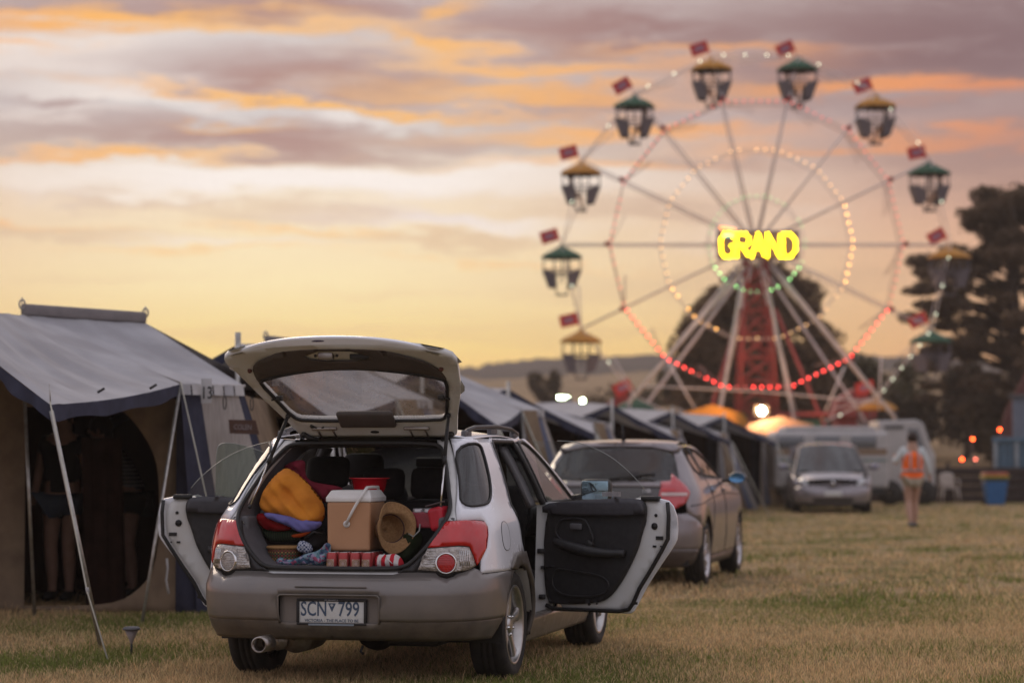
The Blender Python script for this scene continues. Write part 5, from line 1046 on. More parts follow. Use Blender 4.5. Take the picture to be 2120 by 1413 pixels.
hp_('roof_spoiler', [(HU, 1.376), (HU, 1.408), (-.3, 1.40), (.0, 1.37), (-.40, 1.325), (-.75, 1.368)], HP, mirror=True, off=.012, thick=.02)
Lm = smooth_poly([(-.875, 1.03), (-.94, .89), (-.925, .81), (-.80, .77), (-.66, .83), (-.57, .93), (-.59, 1.0), (-.69, 1.11), (-.75, 1.04)], 0)
for s in (1, -1):
    lp_ = hp_('tail_lamp', Lm, mat('tail_red', (.50, .04, .045), .15, c2=(.42, .02, .03), coat=1), side=s, off=.006, thick=.02, h=.04)
    hp_('lamp_band', [(-.915, .895), (-.91, .925), (-.62, .925), (-.63, .895)], mat('lamp_pale', (.62, .45, .42), .2, coat=1), lp_, side=s, off=.012, h=.05); hp_('lamp_glow', [(-.90, .94), (-.89, .965), (-.74, .965), (-.75, .94)], mat('lamp_deep_red', (.6, .01, .01), .2, coat=1), lp_, side=s, off=.010, h=.05)
    sidew = smooth_poly([(-.10, 1.30), (.10, 1.12), (.55, 1.09), (1.75, 1.05, 1), (1.05, 1.33), (.5, 1.37), (.05, 1.37)], 1)
    hp_('side_body', [(-.66, .735), (-.36, .60)]+arc(0, .33, .37, 134, 20, 12)+[(.36, .28), (2.28, .28), (2.30, .42)]+arc(2.66, .33, .37, 165, 30, 12)+[(3.05, .5), (3.2, .66), (3.0, .80), (2.6, .93), (1.86, 1.03), (1.80, 1.045), (1.10, 1.36), (.95, 1.395), (-.25, 1.395), (-.02, 1.36), (-.41, 1.315), (-.50, 1.22), (-.63, 1.06), (-.575, .96), (-.65, .85)], HP, side=s, holes=[sidew], thick=.012, h=.08)
    g = hp_('side_window', sidew, GLT, side=s, off=-.004, h=.1); mb = MB(); surf_tube(mb, sidew, .010, s, .002, fn=HM_, h=.08); mb.obj('window_seal', BLK, g)
    mb = MB(); surf_tube(mb, [(.52, 1.08), (.50, .74), (.38, .55)], .004, s, .001, closed=False, fn=HM_); surf_tube(mb, [(1.38, 1.06), (1.42, .7), (1.40, .3)], .004, s, .001, closed=False, fn=HM_); surf_tube(mb, [(-.6, .80), (.3, .86), (1.6, .90), (2.6, .87)], .006, s, .001, closed=False, fn=HM_); mb.obj('door_gap', BLK, HC)
    for u in (.62, 1.48): p = Vector(HM_(u, .93)); p.x *= s; MB().box(p+Vector((s*.012, 0, 0)), (.02, .17, .03), bev=.008).obj('door_handle', HP, HC)
    hp_('window_pillar', [(.52, 1.08), (.60, 1.08), (.50, 1.37), (.42, 1.37)], PLB, side=s, off=.003, thick=.01)
    hp_('sill', [(.36, .19), (.37, .285), (2.28, .285), (2.28, .19)], mats=mat('hatch_lower', (0, 0, 0)), side=s, thick=.05)
    mr = MB().ball((s*.97, 1.62, 1.055), .085, 12, (1.15, .55, .72)).obj('side_mirror', mat('mirror_cap', (.10, .11, .12), .3, coat=1), HC)
    MB().lathe([(.0005, .0), (.95, .0), (1., .1)], (s*.97, 1.565, 1.055), 'y', 20, rot=Matrix.Diagonal((.085, .03, .052))).obj('mirror_glass', mat('mirror_blue', (.12, .30, .52), .15, .6), mr)
    MB().tube([(s*.80, 1.68, 1.02), (s*.92, 1.64, 1.03)], .02, 6).obj('mirror_arm', BLK, mr)
    MB().prism(arc(0, .33, .37, -5, 185, 12), 'x', s*.45, s*.55).obj('wheel_house', BLK, HC)
mb = MB()
def hroof(s, v): x = s*.56; yb = -.14+.10*s*s; return (x*(1-.10*v), yb*(1-v)+(1.05+.12*(1-s*s))*v, 1.395+.035*math.sin(PI*v)+.022*(1-s*s)-.10*s**6*0)
mb.grid(hroof, 20, 14, (-1, 1)); mb.obj('roof', HP, HC)
MB().grid(lambda a, b: (a*(.50+.24*b), 1.06+.12*(1-a*a)+(.85+.1*(1-a*a))*b, 1.39+.03*(1-a*a)-.37*b), 12, 8, (-1, 1)).obj('windscreen', GLS, HC)
MB().grid(lambda a, b: (a*(.76-.1*b), 1.88+.25*(1-a*a)*(1-b)+b*1.4+.15*(1-a*a)*b, 1.02+.03*(1-a*a)-.30*b*b-.02*b), 12, 10, (-1, 1)).obj('bonnet', HP, HC)
hp_('front_end', [(3.05, .25), (3.05, .55), (3.2, .67), (HF, .72), (HF, .22)], HP, mirror=True, thick=.01)
MB().tube([(.0, .12, 1.44), (0, .10, 1.47), (0, .06, 1.60)], [.022, .012, .007], 8).obj('aerial', BLK, HC)
mb = MB(); mb.tube([(-.02, -.60, 1.06), (.10, -.575, 1.075), (.42, -.50, 1.115)], [.018, .012, .008], 6); mb.obj('rear_wiper', BLK, HC)
BD = MB().lathe([(.041, 0), (.041, .006), (.034, .008)], (0, -.692, .905), 'y', 24, rot=Matrix.Rotation(R(-8), 3, 'X')).obj('roundel', mat('roundel_rim', (.45, .46, .47), .3, .6), HC)
for q in range(4):
    a0 = PI/2*q; mb = MB(); pts = [Vector((0, -.702, .905))]+[Vector((.034*math.cos(a0+PI/2*t/6), -.702, .905+.034*math.sin(a0+PI/2*t/6))) for t in range(7)]; mb.add(pts, [(0, i, i+1) for i in range(1, 7)]); mb.obj('roundel_quarter', mat('roundel_blue', (.06, .25, .55), .3) if q % 2 else mat('roundel_white', (.7, .72, .74), .3), BD)
text_mesh('model_badge', '118i', .052, mat('badge_silver', (.6, .6, .6), .3, .6), HC, frame((.36, -.682, .945), (1, 0, 0), (0, .12, 1)))
hpl = MB().box((0, -.80, .56), (.372, .01, .134), bev=.002).obj('number_plate', MATS['plate_white'], HC)
mb = MB(); mb.box((0, .95, .25), (1.5, 3.0, .06)); mb.obj('floor_pan', BLK, HC)
mb = MB(); mb.box((0, .35, .72), (1.25, .15, .52), bev=.05); 
for x in (-.36, 0, .36): mb.box((x, .38, 1.06), (.24, .09, .14), bev=.03)
for x in (-.36, .36): mb.box((x, 1.15, .85), (.46, .13, .6), bev=.05); mb.box((x, 1.12, 1.2), (.25, .1, .17), bev=.04)
mb.obj('seat', SEAT, HC)
for y in (0, 2.66):
    for s in (1, -1): make_wheel(HC, s*.76, y, .32, .20, .235, s, spokes=7, double=True, ang=.2+y, alloy=mat('hatch_alloy', (.55, .53, .54), .3, .8))
# ============================================================ silver people carrier, nose towards us
SSH = Shell(a=([.18,.35,.6,.85,.98,1.1,1.3,1.5,1.58],[.80,.88,.905,.895,.86,.80,.72,.63,.55]), br=([.2,.6,1.,1.5],[.7,.78,.75,.45]), bf=([.2,.35,.5,.62,.72,.8,.9,1.0],[.76,.83,.845,.82,.76,.70,.60,.48]), y0=0, y1=2.68, nf=2.7)
SV = thing('people_carrier', 'silver people carrier facing the camera, parked at the far end of the tent row', 'car', (7.35, 57.1, 0), R(180-4))
SP = mat('carrier_silver', (.28, .255, .27), .3, .45, c2=(.25, .23, .24), coat=.6)
SMm = lambda u, z: (lambda p: (p[0], p[1], p[2]*.86 if p[2] < 1 else .86+(p[2]-1)*1.28))(SSH.M(u, z)); SF = 2.68+SSH.Lf; outs = lambda c: Vector((c.x, c.y-min(max(c.y, 0), 2.3), 0))
def svp(name, ol, mats, parent=None, **k): k.setdefault('out', outs); k.setdefault('h', .07); return panel(name, ol, SMm, mats, parent or SV, **k)
svp('front_bumper', [(SF, .30), (SF, .70), (3.35, .72), (3.05, .62), (3.05, .30), (3.3, .22), (SF, .22)], SP, mirror=True, thick=.01)
svp('nose', [(SF, .70), (SF, .86), (3.75, .88), (3.6, .76), (3.62, .70)], SP, mirror=True, thick=.01)
svp('lower_intake', [(SF, .31), (SF, .40), (3.65, .40), (3.70, .31)], BLK, mirror=True, off=.006); svp('dark_skirt', [(SF, .20), (SF, .27), (3.1, .27), (3.2, .20)], PLB, mirror=True, off=.008, thick=.02)
for s in (1, -1):
    svp('grille_slot', [(SF-.20, .735), (SF-.20, .79), (SF-.46, .80), (SF-.44, .74)], BLK, side=s, off=.008)
    h_ = svp('headlamp', smooth_poly([(SF-.56, .70), (SF-.58, .80), (3.45, .93), (3.22, .90), (3.32, .76)], 1), mat('headlamp_lens', (.55, .56, .56), .12, .3, coat=1., c2=(.40, .41, .42), nscale=12), side=s, off=.008, thick=.02)
    sw = smooth_poly([(-.3, 1.08), (-.1, 1.42), (1.3, 1.47), (2.05, 1.2), (2.45, 1.02)], 1)
    svp('side_body', [(-.5, .25)]+arc(0, .32, .37, 190, -10, 14)+[(2.3, .25)]+arc(2.68, .32, .37, 190, -10, 14)+[(3.08, .30), (3.06, .62), (3.3, .74), (3.2, .88), (3.0, .96), (2.75, 1.0), (1.55, 1.50), (-.2, 1.50), (-.5, 1.1)], SP, side=s, holes=[sw], thick=.012, h=.1)
    svp('side_window', sw, GLT, side=s, off=-.004, h=.12)
    mr = MB().ball((s*1.03, 2.05, 1.03), .11, 12, (1.0, .6, .75)).obj('side_mirror', mat('carrier_mirror', (.22, .21, .27), .35, coat=1), SV); MB().tube([(s*.86, 2.1, 1.0), (s*.96, 2.08, 1.01)], .025, 6).obj('mirror_arm', BLK, mr)
    MB().prism(arc(2.68, .32, .37, -5, 185, 12), 'x', s*.45, s*.55).obj('wheel_house', BLK, SV)
MB().grid(lambda a, b: (a*(.62-.02*b), -.4+1.9*b+.10*(1-a*a)*b, 1.50+.05*math.sin(PI*b)+.045*(1-a*a)), 14, 10, (-1, 1)).obj('roof', mat('carrier_roof', (.34, .31, .31), .3, .4, coat=.6), SV)
MB().grid(lambda a, b: (a*(.60+.16*b), 1.50+.10*(1-a*a)+(1.15+.12*(1-a*a))*b, 1.50+.04*(1-a*a)-.62*b-.02*b*b), 14, 10, (-1, 1)).obj('windscreen', glassy('carrier_glass', (.20, .22, .21), .02, .02, .06, (.25, .28, .26)), SV)
MB().grid(lambda a, b: (a*(.80-.22*b), 2.62+.20*(1-a*a)+b*.72, (.88+.035*(1-a*a)-.14*b**1.6)), 16, 10, (-1, 1)).obj('bonnet', SP, SV)
MB().lathe([(.0005, .01), (.06, .01), (.065, 0)], (0, 3.52, .675), 'y', 4, rot=Matrix.Rotation(PI, 3, 'Z') @ Matrix.Diagonal((.8, 1, 1.15))).obj('nose_badge', CHROME, SV)
MB().box((0, 3.545, .445), (.372, .012, .11), bev=.002).obj('number_plate', MATS['plate_white'], SV)
mb = MB(); mb.box((0, 1.1, .24), (1.5, 3.6, .06)); mb.box((0, 2.5, .8), (1.4, .4, .3), bev=.05)
for x in (-.38, .38): mb.box((x, 1.5, .85), (.48, .14, .7), bev=.05); mb.box((x, 1.5, 1.26), (.26, .1, .18), bev=.04)
mb.obj('cabin_inside', SEAT, SV)
MB().grid(lambda a, b: (a*.75, -.75, .3+1.2*b), 4, 4, (-1, 1)).obj('tailgate', SP, SV)
for y in (0, 2.68):
    for s in (1, -1): make_wheel(SV, s*.78, y, .315, .20, .20, s, spokes=7)
# ============================================================ things at the back of the field
WHP = mat('caravan_white', (.44, .42, .41), .5, c2=(.37, .355, .345), nscale=2); CSTR = mat('caravan_brown', (.25, .17, .11), .5); CTEAL = mat('caravan_teal', (.14, .21, .20), .5)
a = at(1602, 892, 60); b = at(1840, 892, 60); CV = thing('caravan', 'low white caravan with a brown stripe, side on behind the silver people carrier', 'caravan', ((a.x+b.x)/2, 60, 0)); W_ = b.x-a.x; hz_ = a.z
bevel(MB().box((0, .9, .45+(hz_-.45)/2), (W_, 1.9, hz_-.45)).obj('body', WHP, CV), .12, 3)
MB().box((0, .9, hz_+.04), (W_*.8, 1.7, .16), bev=.05).obj('roof', WHP, CV)
MB().box((0, -.058, 1.38), (W_-.1, .01, .16)).obj('brown_stripe', CSTR, CV); MB().box((0, -.058, 1.17), (W_-.1, .01, .05)).obj('teal_stripe', CTEAL, CV)
for x in (-1.0, -.1, .8): w = MB().box((x, -.055, 1.62), (.62, .02, .30), bev=.004).obj('window', mat('caravan_window', (.12, .13, .14), .1, coat=1), CV)
mb = MB(); mb.box((0, .3, .4), (W_*.9, .8, .15)); mb.obj('chassis', BLK, CV)
for x in (-.5, .2):
    MB().lathe([(.05, -.1), (.30, -.1), (.31, 0), (.30, .1), (.05, .1)], (x, .1, .31), 'y', 20).obj('wheel', TYRE, CV)
a = at(1818, 868, 62.5); b = at(1936, 868, 62.5); VN = thing('van', 'white van with a dark side window parked behind the person in the orange vest', 'van', ((a.x+b.x)/2, 62.5, 0)); W_ = b.x-a.x; hz_ = a.z
mb = MB(); mb.prism([(-W_*.5, .35), (-W_*.5, hz_-.03), (W_*.18, hz_), (W_*.30, hz_-.10), (W_*.44, 1.45), (W_*.50, 1.30), (W_*.50, .35)], 'y', 0, 1.7); bevel(mb.obj('body', WHP, VN), .05, 3)
MB().prism([(W_*.02, 1.42), (W_*.02, hz_-.22), (W_*.20, hz_-.24), (W_*.33, 1.42)], 'y', -.012, .02).obj('window', MATS['caravan_window'], VN)
MB().box((-W_*.22, -.01, hz_-.2), (.5, .02, .09)).obj('vent', CUND, VN)
MB().box((0, -.006, 1.0), (.004, .012, 1.1)).obj('door_gap', BLK, VN)
for x in (-W_*.3, W_*.3): MB().lathe([(.05, -.1), (.32, -.1), (.33, 0), (.32, .1), (.05, .1)], (x, .06, .33), 'y', 20).obj('wheel', TYRE, VN)
# dark board barrier, its planks one by one
BR = thing('board_fence', 'low dark brown board fence along the far edge of the grass', 'fence', (at(1795, 1000, 66).x, 66, 0)); PKM = mat('dark_boards', (.040, .026, .022), .8, c2=(.028, .018, .015), nscale=5)
pm = MB().box((0, 0, 0), (2.3, .03, .225), bev=.006).mesh('plank', PKM); pp = MB().box((0, 0, 0), (.1, .1, 1.12), bev=.01).mesh('post', PKM); random.seed(5)
for i in range(2):
    for j in range(4):
        pk = link('plank', pm, BR, (1.0+i*2.34, random.uniform(-.006, .006), .13+j*.238)); pk.rotation_euler = (0, R(random.uniform(-.4, .4)), 0)
for i in range(3): link('post', pp, BR, (-.12+i*2.34, .08, .54))
# plastic chair
c_ = at(1965, 1030, 65); CHR = thing('plastic_chair', 'pale moulded plastic chair in front of the dark board fence', 'chair', (c_.x, 65, 0), R(5)); WPL = mat('chair_plastic', (.42, .36, .31), .5, c2=(.36, .31, .27))
MB().grid(lambda u, v: ((u-.5)*.44, -.2+.42*v, .42+.012*math.cos(PI*(u-.5))*-1), 6, 4).obj('seat', WPL, CHR); solid(CHR.children[-1], .02)
o = MB().grid(lambda u, v: ((u-.5)*(.44-.08*v*v), .21+.06*v-.05*math.cos(PI*(u-.5))*0, .42+.42*v-.05*abs(u-.5)*v*2), 6, 6).obj('backrest', WPL, CHR); solid(o, .02)
for sx in (-1, 1):
    MB().tube([(sx*.22, .22, .62), (sx*.24, 0, .64), (sx*.24, -.18, .62), (sx*.23, -.2, .42)], .018, 6).obj('armrest', WPL, CHR)
    for sy in (-1, 1): MB().tube([(sx*.20, sy*.19, .42), (sx*.25, sy*.24, 0)], [.028, .018], 6).obj('leg', WPL, CHR)
# bins
c_ = at(2060, 1040, 63.2); BN = thing('wheelie_bin', 'blue bin with a yellow-edged red lid beside the blue container', 'bin', (c_.x, 63.2, 0)); BLU = mat('bin_blue', (.03, .13, .32), .5, c2=(.025, .11, .27))
mb = MB(); mb.add([(-.21, -.2, 0), (.21, -.2, 0), (.21, .2, 0), (-.21, .2, 0), (-.29, -.28, .62), (.29, -.28, .62), (.29, .28, .62), (-.29, .28, .62)], [(3, 2, 1, 0), (4, 5, 6, 7), (0, 1, 5, 4), (1, 2, 6, 5), (2, 3, 7, 6), (3, 0, 4, 7)], smooth=False); bevel(mb.obj('bin_body', BLU, BN), .02)
MB().box((0, 0, .67), (.64, .62, .06), bev=.02).obj('rim', mat('bin_dark_green', (.05, .08, .04), .6), BN); MB().box((0, 0, .735), (.66, .64, .045), bev=.018).obj('lid_edge', mat('bin_yellow', (.50, .38, .04), .5), BN); MB().box((0, 0, .80), (.62, .6, .09), bev=.035).obj('lid', mat('bin_red', (.38, .09, .05), .5), BN)
for sx in (-1, 1): MB().lathe([(.02, -.03), (.1, -.03), (.1, .03), (.02, .03)], (sx*.26, .22, .1), 'x', 14).obj('wheel', TYRE, BN)
a = at(2056, 905, 66); CT = thing('shipping_container', 'blue ribbed shipping container at the right edge behind the blue bin', 'container', (a.x+2.2, 65.9, 0), -.205); CBm = mat('container_blue', (.10, .17, .23), .6, c2=(.075, .13, .18), nscale=3); h_ = a.z
MB().box((0, 1.2, h_/2), (4.3, 2.3, h_-.1)).obj('box', CBm, CT); rm_ = MB().box((0, 0, 0), (.09, .05, h_-.25), bev=.012).mesh('rib', CBm)
for i in range(22): link('rib', rm_, CT, (-2.1+i*.2, .03, h_/2))
for z in (.08, h_-.06): MB().box((0, .0, z), (4.4, .12, .14), bev=.01).obj('rail', CBm, CT)
for x in (-2.12, -1.55): MB().box((x, .0, h_/2), (.11, .10, h_-.1), bev=.01).obj('corner_post', mat('container_grey', (.25, .28, .30), .5), CT)
a = at(2114, 822, 68.5); KS = thing('grey_cabin', 'blue-grey cabin corner standing on end above the container at the right edge', 'cabin', (a.x+1.3, 70, 0), -.22); bevel(MB().box((0, 0, a.z/2), (2.4, 2, a.z)).obj('wall', mat('cabin_grey', (.16, .18, .22), .6), KS), .03); MB().box((0, 0, a.z+.05), (2.6, 2.2, .1), bev=.02).obj('roof', CUND, KS)
a = at(2062, 745, 75); RS_ = thing('fair_ride', 'faded dark red side of a fairground ride at the right edge below the big pine', 'fairground ride', (a.x+2.0, 75, 0), -.2); RM_ = mat('ride_red', (.12, .045, .04), .8, c2=(.09, .035, .032))
hh = a.z; bevel(MB().prism([(-1.9, .1), (-1.9, .45*hh), (-1.72, .62*hh), (-1.1, .9*hh), (-.7, hh), (2.4, hh), (2.4, .1)], 'y', -.6, .6).obj('side_panel', RM_, RS_), .06)
for x in (-1.2, -.2, .8, 1.8): MB().box((x, -.62, hh*.42), (.07, .06, hh*.78)).obj('rib', mat('ride_red2', (.15, .05, .045), .7), RS_)
for lab, px, py, m_ in (('orange-red lamp low on the left, the lower of the pair beside the dark fence', 1992, 950, 'o'), ('dim pinkish lamp just right of the low orange-red one', 2020, 950, 'p'), ('red lamp above the low pair', 2014, 908, 'o'), ('highest orange-red lamp, above the blue container', 2070, 889, 'o')):
    p = at(px, py, 67.3); T = thing('warning_lamp', lab, 'lamp', tuple(p), 0, 'red lamps by the container')
    MB().ball((0, 0, 0), .030, 10).obj('bulb', emis('warn_'+m_, (1, .07, .012) if m_ == 'o' else (.8, .16, .1), 34 if m_ == 'o' else 10), T); mb = MB(); mb.tube([(0, .06, -p.z), (0, .06, .06)], .015, 6); mb.box((0, .05, 0), (.1, .05, .12), bev=.01); mb.obj('stand', CUND, T)
# ============================================================ people
SKIN = mat('skin', (.46, .28, .21), .6, c2=(.40, .24, .17)); HAIR = mat('brown_hair', (.035, .018, .012), .7, c2=(.02, .01, .007), nscale=40)
def skinned(name, J, E, m_, parent, root, sub=2):
    ks = list(J); me = bpy.data.meshes.new(name); me.from_pydata([J[k][0] for k in ks], [(ks.index(a), ks.index(b)) for a, b in E], []); me.materials.append(m_)
    o = link(name, me, parent); sk = o.modifiers.new('skin', 'SKIN'); sk.use_smooth_shade = True
    if not me.skin_vertices: 
        bm = bmesh.new(); bm.from_mesh(me); bm.verts.layers.skin.verify(); bm.to_mesh(me); bm.free()
    for i, k in enumerate(ks):
        v = me.skin_vertices[0].data[i]; r = J[k][1]; v.radius = tuple(q*1.17 for q in (r if isinstance(r, tuple) else (r, r))); v.use_root = k == root
    s = o.modifiers.new('sub', 'SUBSURF'); s.levels = sub; s.render_levels = sub; return o
def person(label, loc, rz, pose=None, colors=None, clothes=('shirt', 'shorts'), hair_long=False, cat='person', group=None):
    T = thing('person', label, cat, loc, rz, group); pose = pose or {}
    J = dict(pelvis=((0, 0, .93), (.13, .10)), spine=((0, 0, 1.10), (.115, .09)), chest=((0, 0, 1.30), (.14, .10)), neck=((0, -.01, 1.45), .05), head=((0, .01, 1.56), (.078, .09)), crown=((0, .01, 1.62), .06),
             sl=((-.17, 0, 1.38), .05), el=((-.23, 0, 1.12), .038), wl=((-.25, .05, .90), .026), hl=((-.25, .07, .82), (.035, .018)), sr=((.17, 0, 1.38), .05), er=((.23, 0, 1.12), .038), wr=((.25, .05, .90), .026), hr=((.25, .07, .82), (.035, .018)),
             tl=((-.09, 0, .86), .085), kl=((-.10, .03, .48), .052), cl=((-.10, 0, .32), .052), al=((-.10, -.02, .09), .032), fl=((-.10, .10, .035), (.032, .028)), tr=((.09, 0, .86), .085), kr=((.10, .03, .48), .052), cr=((.10, 0, .32), .052), ar=((.10, -.02, .09), .032), fr=((.10, .10, .035), (.032, .028)))
    for k, v in pose.items(): J[k] = (v, J[k][1])
    E = [('pelvis', 'spine'), ('spine', 'chest'), ('chest', 'neck'), ('neck', 'head'), ('head', 'crown'), ('chest', 'sl'), ('sl', 'el'), ('el', 'wl'), ('wl', 'hl'), ('chest', 'sr'), ('sr', 'er'), ('er', 'wr'), ('wr', 'hr'), ('pelvis', 'tl'), ('tl', 'kl'), ('kl', 'cl'), ('cl', 'al'), ('al', 'fl'), ('pelvis', 'tr'), ('tr', 'kr'), ('kr', 'cr'), ('cr', 'ar'), ('ar', 'fr')]
    skinned('body', J, E, SKIN, T, 'pelvis'); g = lambda k, s: (J[k][0], tuple(q*s for q in (J[k][1] if isinstance(J[k][1], tuple) else (J[k][1],)*2)))
    mid = lambda a, b, t: tuple(Vector(J[a][0]).lerp(Vector(J[b][0]), t))
    col_ = colors or {}
    if 'shirt' in clothes:
        K = {k: g(k, 1.16) for k in ('pelvis', 'spine', 'chest')}; K.update({k: g(k, 1.35) for k in ('sl', 'sr')}); en = .9 if 'long' in clothes else .55
        K['ul'] = (mid('sl', 'el', en), (.058,)*2); K['ur'] = (mid('sr', 'er', en), (.058,)*2); Ed = [('pelvis', 'spine'), ('spine', 'chest'), ('chest', 'sl'), ('chest', 'sr'), ('sl', 'ul'), ('sr', 'ur')]
        if 'long' in clothes: K['vl'] = (mid('el', 'wl', .9), (.042,)*2); K['vr'] = (mid('er', 'wr', .9), (.042,)*2); Ed += [('ul', 'vl'), ('ur', 'vr')]
        skinned('shirt', K, Ed, col_['shirt'], T, 'spine')
    if 'vest' in clothes:
        K = {'a': (mid('pelvis', 'spine', -.05), (.18, .145)), 'b': (mid('pelvis', 'spine', .8), (.165, .138)), 'c': (mid('spine', 'chest', .8), (.185, .145)), 'd': (mid('chest', 'neck', .55), (.10, .09))}; skinned('safety_vest', K, [('a', 'b'), ('b', 'c'), ('c', 'd')], col_['vest'], T, 'b')
        mb = MB()
        for x in (-.075, .075): mb.tube([(x, -.135, 1.36), (x, -.172, 1.25), (x, -.166, 1.12), (x, -.168, 1.0)], .017, 5)
        mb.tube([(.202*math.cos(t), .168*math.sin(t), 1.02) for t in np.linspace(0, 2*PI, 20, endpoint=False)], .022, 5, closed=True); mb.obj('reflective_tape', mat('reflective_tape', (.42, .38, .40), .4), T)
    if 'shorts' in clothes:
        K = {'p': g('pelvis', 1.2), 'l': g('tl', 1.25), 'r': g('tr', 1.25), 'kl': (mid('tl', 'kl', .45), (.090, .09)), 'kr': (mid('tr', 'kr', .45), (.090, .09))}; skinned('shorts', K, [('p', 'l'), ('p', 'r'), ('l', 'kl'), ('r', 'kr')], col_['shorts'], T, 'p')
    h = Vector(J['head'][0]); mb = MB(); mb.ball(h+Vector((0, -.018, .045)), .108, 12, (.92, 1.0, 1.0))
    if hair_long: mb.ball(h+Vector((0, -.07, -.06)), .08, 10, (1, .7, 1.5))
    mb.obj('hair', col_.get('hair', HAIR), T)
    MB().ball(h+Vector((0, .088, .0)), .016, 6, (1, 1.3, 1.5)).obj('nose', SKIN, T)
    for x in (-.088, .088): MB().ball(h+Vector((x, 0, 0)), .018, 6, (.5, 1, 1.5)).obj('ear', SKIN, T)
    for a, f in (('al', 'fl'), ('ar', 'fr')): MB().tube([Vector(J[a][0])+Vector((0, -.03, -.02)), Vector(J[a][0]).lerp(Vector(J[f][0]), .5)+Vector((0, 0, -.01)), Vector(J[f][0])+Vector((0, .02, .0))], [.042, .045, .032], 8).obj('shoe', col_.get('shoes', BLK), T)
    return T
ORV = mat('vest_orange', (1., .16, .01), .6, emit=(1, .12, .01), estr=0.); KHA = mat('khaki_cloth', (.36, .31, .23), .9); PBC = mat('pale_blue_cloth', (.56, .60, .60), .9, c2=(.48, .52, .52))
vp = at(1890, 1079, 43)
person('person in an orange safety vest and khaki shorts walking away across the grass', (vp.x, 43, 0), R(4),
       dict(tl=(-.085, 0, .86), kl=(-.07, .03, .48), cl=(-.07, -.02, .32), al=(-.06, -.09, .10), fl=(-.06, .02, .035), kr=(.07, .10, .49), cr=(.07, .10, .33), ar=(.06, .10, .09), fr=(.06, .22, .035), el=(-.30, .02, 1.14), wl=(-.28, .16, 1.25), hl=(-.27, .18, 1.32), er=(.27, -.03, 1.12), wr=(.31, .02, .92), hr=(.33, .04, .82)),
       dict(shirt=PBC, vest=ORV, shorts=KHA, shoes=mat('grey_shoe', (.12, .12, .13), .7)), ('shirt', 'long', 'vest', 'shorts'))
DN = mat('denim', (.10, .13, .17), .9, c2=(.07, .09, .13)); DK = mat('dark_cloth', (.015, .013, .014), .9)
def striped(name, c1, c2, s, axis='Z'):
    m = mat(name, c1, .9); nt = m.node_tree; w = nt.nodes.new('ShaderNodeTexWave'); w.bands_direction = axis; w.inputs['Scale'].default_value = s; w.inputs['Distortion'].default_value = .4; tc = nt.nodes.new('ShaderNodeTexCoord'); nt.links.new(tc.outputs['Object'], w.inputs[0])
    r = nt.nodes.new('ShaderNodeValToRGB'); r.color_ramp.interpolation = 'CONSTANT'; r.color_ramp.elements[0].color = (*c1, 1); r.color_ramp.elements[1].position = .55; r.color_ramp.elements[1].color = (*c2, 1); nt.links.new(w.outputs[0], r.inputs[0]); nt.links.new(r.outputs[0], nt.nodes['Principled BSDF'].inputs['Base Color']); return m
p1 = at(140, 1262, 21.0)
person('person in pale denim shorts standing in the dark tent doorway, bare leg lit', (p1.x-.05, 21.0, .03), R(165), dict(kl=(-.07, .03, .48), cl=(-.07, 0, .32), al=(-.06, -.02, .09), fl=(-.06, .1, .035)), dict(shirt=DK, shorts=DN), ('shirt', 'shorts'), True)
p2 = at(285, 1250, 21.5)
person('person in a striped top and dark shorts leaning forward inside the tent doorway', (p2.x-.05, 21.5, .03), R(95), dict(spine=(0, .06, 1.08), chest=(0, .16, 1.24), neck=(0, .24, 1.38), head=(0, .30, 1.47), crown=(0, .32, 1.53), sl=(-.16, .18, 1.30), sr=(.16, .18, 1.30), el=(-.2, .38, 1.14), wl=(-.15, .55, 1.16), hl=(-.14, .62, 1.18), er=(.22, .3, 1.08), wr=(.2, .45, .95), hr=(.2, .5, .9), kr=(.12, .16, .5), cr=(.12, .12, .34), ar=(.13, .0, .1), fr=(.13, .1, .035)),
       dict(shirt=striped('striped_top', (.05, .05, .055), (.30, .30, .30), 9), shorts=DK), ('shirt', 'shorts'), True)
SIT = dict(kl=(-.10, .40, .84), tl=(-.09, .06, .84), cl=(-.10, .42, .66), al=(-.10, .42, .44), fl=(-.10, .52, .40), kr=(.10, .40, .84), tr=(.09, .06, .84), cr=(.10, .42, .66), ar=(.10, .42, .44), fr=(.10, .52, .40), wl=(-.2, .25, .98), hl=(-.18, .32, .98), wr=(.2, .25, .98), hr=(.18, .32, .98))
GM = {}
for n_, (k, c) in enumerate(((13, (.10, .05, .05)), (12, (.06, .06, .07)), (0, (.09, .08, .08)), (1, (.05, .05, .06)), (11, (.07, .06, .08)), (2, (.06, .05, .05)))):
    p = pt(RR[0], ang[k]); lab = ('rider in the orange roofed gondola left of the wheel top', 'rider in the green roofed gondola at the upper left of the wheel', 'rider in the green roofed gondola right of the wheel top', 'rider in the orange roofed gondola at the upper right of the wheel', 'rider in the orange roofed gondola on the left below the upper left one', 'rider in the green roofed gondola on the right side')[n_]
    T = person(lab, (hub.x+p.x+(.36 if n_ % 2 else -.36), WD, p.z-1.95), R(90 if n_ % 2 else -90), SIT, dict(shirt=mat('rider_cloth_%s' % 'abcdef'[n_], c, .9), shorts=DK), ('shirt', 'shorts'), group='riders in the ferris wheel gondolas'); T.scale = (.88, .88, .88)
